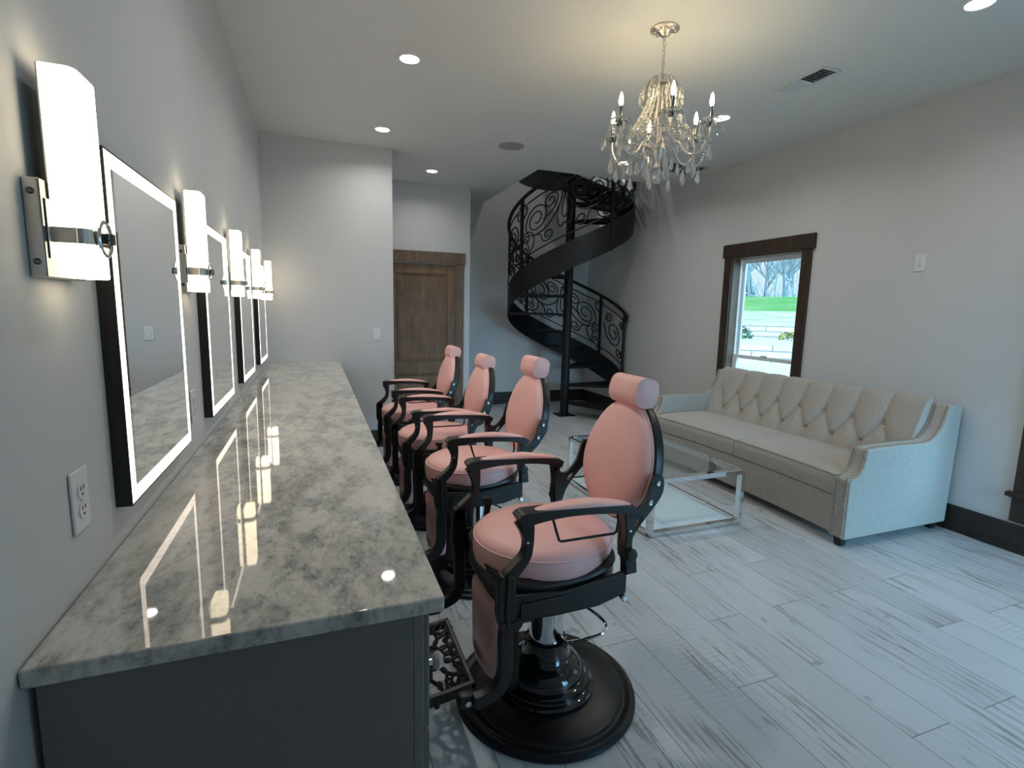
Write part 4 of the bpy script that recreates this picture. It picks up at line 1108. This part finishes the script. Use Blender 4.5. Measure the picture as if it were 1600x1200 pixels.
# ------------------------------------------------------------------ chandelier
def make_chandelier():
    X, Y = 2.302, 2.640
    t = empty('crystal_chandelier', (X, Y, ZC)); tag(t, 'six-candle crystal chandelier hanging from the ceiling by a chain', 'chandelier')
    z = lambda h: h-ZC
    def gem(b, x, y, zt, w, h):
        """faceted almond drop hanging from (x,y,zt)"""
        lathe(b, [(0, z(zt)), (w*0.35, z(zt-h*0.12)), (w*0.72, z(zt-h*0.40)), (w, z(zt-h*0.68)), (w*0.6, z(zt-h*0.88)), (0, z(zt-h))], 6, x, y, 1, 0.6, ph=random.random())
    def bead(b, p, r): sup(b, (p[0], p[1], z(p[2])), (r, r, r), 1.0, 1.0, 6, 4)
    cb = lathe(B(), [(0.078, -0.0005), (0.078, -0.006), (0.072, -0.010), (0.066, -0.008), (0.060, -0.014), (0.046, -0.018), (0.040, -0.016), (0.030, -0.024), (0.018, -0.034), (0, -0.036)], 32)
    for k in range(12): sup(cb, (0.055*math.cos(k*PI/6), 0.055*math.sin(k*PI/6), -0.014), (0.009, 0.009, 0.006), 1, 1, 8, 6)
    link('ceiling_canopy', cb, M_nickel, t)
    b = B(); zc_ = ZC-0.034; k = 0
    while zc_ > 2.80:
        pts = []
        for i in range(12):
            a = 2*PI*i/12; u, v = 0.0085*math.cos(a), 0.017*math.sin(a)
            pts.append((u, 0, z(zc_-0.014)+v) if k % 2 else (0, u, z(zc_-0.014)+v))
        tube(b, pts, 0.0028, 6, True); zc_ -= 0.026; k += 1
    link('hanging_chain', b, M_nickel, t)
    link('centre_stem', lathe(B(), [(0, z(2.80)), (0.012, z(2.80)), (0.010, z(2.77)), (0.030, z(2.755)), (0.045, z(2.745)), (0.012, z(2.72)), (0.010, z(2.60)), (0.025, z(2.585)), (0.012, z(2.565)), (0.011, z(2.44)), (0.026, z(2.425)), (0.036, z(2.405)), (0.032, z(2.38)), (0.020, z(2.355)), (0.012, z(2.33)), (0.020, z(2.30)), (0, z(2.285))], 24), M_nickel, t)
    for rr, zz in ((0.045, 2.755), (0.105, 2.70), (0.175, 2.47)):
        link('crystal_ring', tube(B(), [(rr*math.cos(2*PI*i/48), rr*math.sin(2*PI*i/48), z(zz)) for i in range(48)], 0.003, 6, True), M_nickel, t)
    # arms
    for k in range(6):
        a = R(7+60*k); ca, sa = math.cos(a), math.sin(a)
        def Q(r, zz): return (r*ca, r*sa, z(zz))
        b = tube(B(), catmull([Q(0.030, 2.405), Q(0.075, 2.435), Q(0.115, 2.42), Q(0.15, 2.37), Q(0.20, 2.345), Q(0.25, 2.37), Q(0.278, 2.43), Q(0.28, 2.485)], 5), 0.0055, 8)
        arm = link('chandelier_arm', b, M_nickel, t)
        b = B(); lathe(b, [(0, z(2.478)), (0.018, z(2.480)), (0.022, z(2.490)), (0.016, z(2.495)), (0.0, z(2.496))], 16, 0.28*ca, 0.28*sa); link('candle_cup', b, M_darkmet, arm)
        b = B(); lathe(b, [(0.014, z(2.497)), (0.038, z(2.492)), (0.052, z(2.503)), (0.056, z(2.512)), (0.052, z(2.509)), (0.038, z(2.498)), (0.014, z(2.503))], 12, 0.28*ca, 0.28*sa); link('glass_bobeche', b, M_clear, arm, smooth=False)
        b = B(); lathe(b, [(0, z(2.500)), (0.0105, z(2.500)), (0.0105, z(2.580)), (0, z(2.581))], 14, 0.28*ca, 0.28*sa); link('candle_sleeve', b, M_darkmet, arm)
        b = B(); lathe(b, [(0, z(2.582)), (0.006, z(2.583)), (0.010, z(2.594)), (0.0118, z(2.606)), (0.0105, z(2.620)), (0.007, z(2.636)), (0.002, z(2.650)), (0, z(2.652))], 14, 0.28*ca, 0.28*sa); link('candle_bulb', b, M_bulb, arm)
        for j in range(5):   # short drops round each drip dish
            q = a+2*PI*j/5; x, y = 0.285*ca+0.060*math.cos(q), 0.285*sa+0.060*math.sin(q)
            b = B(); bead(b, (x, y, 2.497), 0.006); gem(b, x, y, 2.489, 0.011, 0.055); link('small_drop', b, M_crystal, t, smooth=False)
        for rr, z0, w, h in ((0.285, 2.40, 0.019, 0.095), (0.20, 2.335, 0.020, 0.105)):
            b = B(); bead(b, (rr*ca, rr*sa, z0+0.010), 0.0065); bead(b, (rr*ca, rr*sa, z0-0.004), 0.0065); gem(b, rr*ca, rr*sa, z0-0.012, w, h); link('large_drop', b, M_crystal, t, smooth=False)
        # bead swag from this arm to the next, sagging
        b = B(); a2 = a+R(60); p, q = (0.27*ca, 0.27*sa), (0.27*math.cos(a2), 0.27*math.sin(a2))
        for j in range(17):
            u = j/16; s = 4*u*(1-u); bead(b, (p[0]+(q[0]-p[0])*u, p[1]+(q[1]-p[1])*u, 2.40-0.085*s), 0.0068)
        link('bead_swag', b, M_crystal, t, smooth=False)
        mx, my = (p[0]+q[0])/2, (p[1]+q[1])/2
        b = B(); bead(b, (mx, my, 2.300), 0.006); gem(b, mx, my, 2.292, 0.017, 0.080); link('large_drop', b, M_crystal, t, smooth=False)
        # swag over the arm toward the crown
        b = B()
        for j in range(15):
            u = j/14; r_ = 0.175+(0.27-0.175)*u; s = 4*u*(1-u); bead(b, (r_*ca, r_*sa, 2.47+(2.47-2.47)*u-0.045*s), 0.0055)
        link('bead_swag', b, M_crystal, t, smooth=False)
        b = B(); gem(b, 0.115*math.cos(a+0.5), 0.115*math.sin(a+0.5), 2.33, 0.015, 0.075); link('large_drop', b, M_crystal, t, smooth=False)
        b = B(); gem(b, 0.065*math.cos(a), 0.065*math.sin(a), 2.30, 0.013, 0.065); link('large_drop', b, M_crystal, t, smooth=False)
        # crown drops
        for rr, zz in ((0.108, 2.695),):
            b = B(); q = a+R(30); x, y = rr*math.cos(q), rr*math.sin(q)
            cr_ = [(rr*0.55*math.cos(q), rr*0.55*math.sin(q), z(2.735)), (rr*0.9*math.cos(q), rr*0.9*math.sin(q), z(2.745)), (rr*1.12*math.cos(q), rr*1.12*math.sin(q), z(2.72)), (rr*1.08*math.cos(q), rr*1.08*math.sin(q), z(2.69))]
            link('crown_hook', tube(B(), catmull(cr_, 4), 0.0025, 6), M_nickel, t)
            gem(b, rr*1.08*math.cos(q), rr*1.08*math.sin(q), 2.688, 0.012, 0.055); link('small_drop', b, M_crystal, t, smooth=False)
    # curtain of beads from crown down to the lower ring
    for k in range(24):
        a = 2*PI*k/24; b = B()
        for j in range(19):
            u = j/18; r_ = 0.060+0.115*(u**1.6); bead(b, (r_*math.cos(a), r_*math.sin(a), 2.72-0.25*u), 0.0080)
        link('bead_strand', b, M_crystal, t, smooth=False)
    for k in range(12):
        a = 2*PI*(k+0.5)/12; b = B()
        gem(b, 0.17*math.cos(a), 0.17*math.sin(a), 2.462, 0.013, 0.06); link('small_drop', b, M_crystal, t, smooth=False)
        b = B()
        for j in range(12): bead(b, ((0.050+0.055*(j/11)**0.6)*math.cos(a), (0.050+0.055*(j/11)**0.6)*math.sin(a), 2.775-0.0075*j), 0.0075)
        link('bead_strand', b, M_crystal, t, smooth=False)
    for k in range(12):
        a = 2*PI*k/12+0.1; b = B()
        for j in range(13):
            u = j/12; r_ = 0.040+0.080*(u**1.4); bead(b, (r_*math.cos(a), r_*math.sin(a), 2.66-0.20*u), 0.0085)
        link('bead_strand', b, M_crystal, t, smooth=False)
    for k in range(16):
        a = 2*PI*k/16; b = B(); bead(b, (0.115*math.cos(a), 0.115*math.sin(a), 2.695), 0.008); gem(b, 0.115*math.cos(a), 0.115*math.sin(a), 2.688, 0.012, 0.045); link('small_drop', b, M_crystal, t, smooth=False)
    b = B(); sup(b, (0, 0, z(2.235)), (0.026, 0.026, 0.026), 1, 1, 12, 8); bead(b, (0, 0, 2.272), 0.008); link('crystal_ball', b, M_crystal, t, smooth=False)
make_chandelier()

# ------------------------------------------------------------------ garden outside (terraced slope seen through the window)
E = Matrix.Translation((0.44, 0, 0)) @ Matrix.Rotation(R(45.5), 4, 'Z')       # local +x runs away from the house
def tr(bm):
    for v in bm.verts: v.co = E @ v.co
    return bm
M_pave = mat('pale_concrete', (0.62, 0.62, 0.58), 0.8)
_n = N(M_pave); _f = _n.noise(_n.coord('World'), 1.3, 5); _n.l(_n.mix(_f, (0.55, 0.55, 0.50), (0.70, 0.70, 0.66)), _n.b.inputs['Base Color'])
M_stone = mat('pale_cut_stone', (0.6, 0.55, 0.45), 0.85)
_n = N(M_stone); _t = _n.new('ShaderNodeTexBrick'); _t.inputs['Scale'].default_value = 1.0; _t.inputs['Color1'].default_value = (0.66, 0.62, 0.52, 1); _t.inputs['Color2'].default_value = (0.55, 0.50, 0.42, 1); _t.inputs['Mortar'].default_value = (0.25, 0.20, 0.17, 1)
_t.inputs['Mortar Size'].default_value = 0.025; _t.inputs['Brick Width'].default_value = 1.3; _t.inputs['Row Height'].default_value = 0.24
_sx = _n.new('ShaderNodeSeparateXYZ'); _cx = _n.new('ShaderNodeCombineXYZ'); _n.l(_n.coord('World', rot=(0, 0, R(-45.5))), _sx.inputs[0]); _n.l(_sx.outputs[1], _cx.inputs[0]); _n.l(_sx.outputs[2], _cx.inputs[1]); _n.l(_cx.outputs[0], _t.inputs['Vector']); _n.l(_t.outputs['Color'], _n.b.inputs['Base Color'])
M_grass = mat('spring_grass', (0.10, 0.38, 0.05), 0.9)
_n = N(M_grass); _f = _n.noise(_n.coord('World', scale=(1, 1, 1)), 0.35, 6, 0.7); _n.l(_n.mix(_n.ramp(_f, [(0.4, 0.0), (0.65, 1.0)]), (0.075, 0.30, 0.05), (0.20, 0.36, 0.14)), _n.b.inputs['Base Color'])
M_dry = mat('dry_lawn', (0.5, 0.52, 0.34), 0.9)
_n = N(M_dry); _f = _n.noise(_n.coord('World', scale=(1, 1, 1)), 0.6, 6, 0.7); _n.l(_n.mix(_n.ramp(_f, [(0.42, 0.0), (0.6, 1.0)]), (0.62, 0.60, 0.48), (0.32, 0.50, 0.22)), _n.b.inputs['Base Color'])
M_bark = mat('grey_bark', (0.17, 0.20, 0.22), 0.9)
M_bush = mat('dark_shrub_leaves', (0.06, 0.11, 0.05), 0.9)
M_twig = mat('hazy_blue_grey_twigs', (0.26, 0.31, 0.34), 0.9)  # distance haze is mixed into this twig colour
M_cedar = mat('blue_green_cedar', (0.09, 0.16, 0.16), 0.9)
M_flower = mat('yellow_blossom', (0.75, 0.55, 0.05), 0.8)
struct('terrain_patio', tr(bx(4.0, 20.0, -30, 30, -0.35, -0.2)), M_pave, smooth=False)
struct('retaining_wall_lower', tr(bx(20.0, 20.4, -30, 30, -0.35, 0.42)), M_stone, smooth=False)
struct('terrain_terrace', tr(bx(20.4, 27.0, -32, 32, 0.0, 0.40)), M_pave, smooth=False)
struct('retaining_wall_upper', tr(bx(27.0, 27.4, -32, 32, 0.0, 1.02)), M_stone, smooth=False)
b = B(); pr = [(27.4, 0.95), (40, 1.75), (41, 0.5), (27.4, 0.5)]; prism(b, pr, -40, 40, 'y'); struct('lawn_slope_lower', tr(b), M_dry, smooth=False)
b = B(); prism(b, [(40, 1.75), (58, 3.3), (80, 3.6), (140, 3.6), (140, 0.5), (40, 0.5)], -80, 80, 'y'); struct('lawn_slope_upper', tr(b), M_grass, smooth=False)
def tree(x, y, z0, h, seed, lean=0):
    rd = random.Random(seed); b = B()
    def branch(p, d, l, r, lev):
        pts = [p]; q = Vector(p); dd = Vector(d).normalized(); n = 5
        for i in range(n):
            dd = (dd+Vector((rd.uniform(-.16, .16), rd.uniform(-.16, .16), rd.uniform(-.04, .14)))).normalized(); q = q+dd*l/n; pts.append(tuple(q))
        tube(b, pts, [r*(1-0.55*i/n) for i in range(n+1)], 5 if lev < 2 else 4, cap=False)
        if lev < 4:
            for k in range(4 if lev else 6):
                i = rd.randint(2, n); a = rd.uniform(0, 2*PI); nd = (dd*rd.uniform(.5, 1.0)+Vector((math.cos(a), math.sin(a), rd.uniform(0.1, .7)))*0.75)
                branch(pts[i], nd, l*rd.uniform(.45, .68), r*0.48, lev+1)
    branch((0, 0, 0), (lean, 0.02, 1), h*0.45, h*0.018, 0)
    return b
tl = ['tall bare tree at the left of the window view', 'bare forked tree near the middle of the window view', 'slender bare tree right of the middle in the window view', 'bare tree at the right edge of the window view', 'smaller bare tree behind, between the first two garden trees',
      'distant bare tree beyond the lawn, at the far left', 'distant bare tree beyond the lawn, near the right frame']
protos = [tree(0, 0, 0, 11, 5), tree(0, 0, 0, 10, 9, 0.1), tree(0, 0, 0, 9, 14, -0.1)]
pm = []
for b in protos:
    me = bpy.data.meshes.new('bare_tree'); b.to_mesh(me); b.free(); me.materials.append(M_bark); pm.append(me)
for i, (x, y, k, s, rz) in enumerate(((58, -0.3, 0, 1.0, 0), (60, -3.6, 1, 1.0, 1.0), (57, -6.0, 2, 1.05, 2.0), (62, -8.3, 0, 1.0, 3.0), (68, -2.2, 2, 1.1, 4.0))):
    o = bpy.data.objects.new('bare_tree', pm[k]); COL.objects.link(o); o.matrix_world = E @ Matrix.Translation((x, y, 3.0)) @ Matrix.Rotation(rz, 4, 'Z') @ Matrix.Scale(s, 4)
    tag(o, tl[i], 'tree', 'bare trees on the rise outside')
def bush_mesh(seed, m_, yel=False):
    rd = random.Random(seed); b = B()
    for k in range(260):
        a, e = rd.uniform(0, 2*PI), rd.uniform(0, PI/2); r = rd.uniform(.6, 1)
        p = Vector((r*math.cos(a)*math.cos(e), r*math.sin(a)*math.cos(e), r*math.sin(e)*0.8)); s = 0.10
        d1, d2 = Vector((rd.uniform(-1, 1), rd.uniform(-1, 1), rd.uniform(-1, 1))).normalized()*s, Vector((rd.uniform(-1, 1), rd.uniform(-1, 1), rd.uniform(-1, 1))).normalized()*s
        f = b.faces.new([b.verts.new(p-d1), b.verts.new(p+d2), b.verts.new(p+d1), b.verts.new(p-d2)]); f.material_index = 1 if (yel and k % 3 == 0) else 0
    me = bpy.data.meshes.new('garden_shrub'); b.to_mesh(me); b.free()
    for x in m_: me.materials.append(x)
    return me
bms = [bush_mesh(1, [M_bush]), bush_mesh(2, [M_bush, M_flower], True)]
for x, y, k, s, z0, lb in ((26.2, 0.2, 0, 0.75, 0.40, 'dark green shrub before the upper stone wall, left in the window'), (26.0, -1.9, 1, 0.45, 0.40, 'low yellow-flowering plant before the upper stone wall'),
                       (26.2, -3.3, 0, 0.6, 0.40, 'dark green shrub before the upper stone wall, right in the window'), (26.0, -4.7, 1, 0.35, 0.40, 'smallest yellow-flowering plant at the right of the window view')):
    o = bpy.data.objects.new('garden_shrub', bms[k]); COL.objects.link(o); o.matrix_world = E @ Matrix.Translation((x, y, z0)) @ Matrix.Scale(s, 4); tag(o, lb, 'shrub')
b = B(); rd = random.Random(11)
for k in range(620):
    x, y, h = 84+rd.uniform(-5, 5), rd.uniform(-30, 24), rd.uniform(0.8, 3.4); p = Vector((x, y, 3.4)); lx, ly = rd.uniform(-.5, .5), rd.uniform(-1.4, 1.4)
    tube(b, [p, p+Vector((lx*0.5, ly*0.4, h*0.5)), p+Vector((lx, ly, h))], [0.075, 0.045, 0.015], 3, cap=False)
for i in range(14):
    n0 = len(b.verts); b.from_mesh(pm[(i*2+1) % 3]); b.verts.ensure_lookup_table()
    mt_ = Matrix.Translation((82+(i*7) % 11, -15.5+i*1.45, 3.4)) @ Matrix.Rotation(i*1.3, 4, 'Z') @ Matrix.Scale(0.95+0.07*(i*5 % 4), 4)
    for v in b.verts[n0:]: v.co = mt_ @ v.co
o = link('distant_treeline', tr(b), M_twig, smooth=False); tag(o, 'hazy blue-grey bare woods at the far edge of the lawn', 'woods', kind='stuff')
b = B()
for k in range(2600):
    u = rd.random()**0.7; a = rd.uniform(0, 2*PI); r = (1-u)*2.6*math.sqrt(rd.random())+0.1; p = Vector((r*math.cos(a), r*math.sin(a), 0.2+u*5.2)); q = 0.22
    d1, d2 = Vector((rd.uniform(-1, 1), rd.uniform(-1, 1), rd.uniform(-1, 1))).normalized()*q, Vector((rd.uniform(-1, 1), rd.uniform(-1, 1), rd.uniform(-1, 1))).normalized()*q
    b.faces.new([b.verts.new(p-d1), b.verts.new(p+d2), b.verts.new(p+d1)])
tube(b, [(0, 0, 0), (0, 0, 4.5)], [0.15, 0.04], 6)
o = link('cedar_tree', b, M_cedar, smooth=False); o.matrix_world = E @ Matrix.Translation((63, 1.6, 3.3)); tag(o, 'dark bushy cedar among the bare trees, at the left edge of the window view', 'tree')
# ground at the other sides so the low windows do not look into nothing
struct('ground_plain', bx(-60, 100, -100, 60, -0.6, -0.45), M_pave, smooth=False)
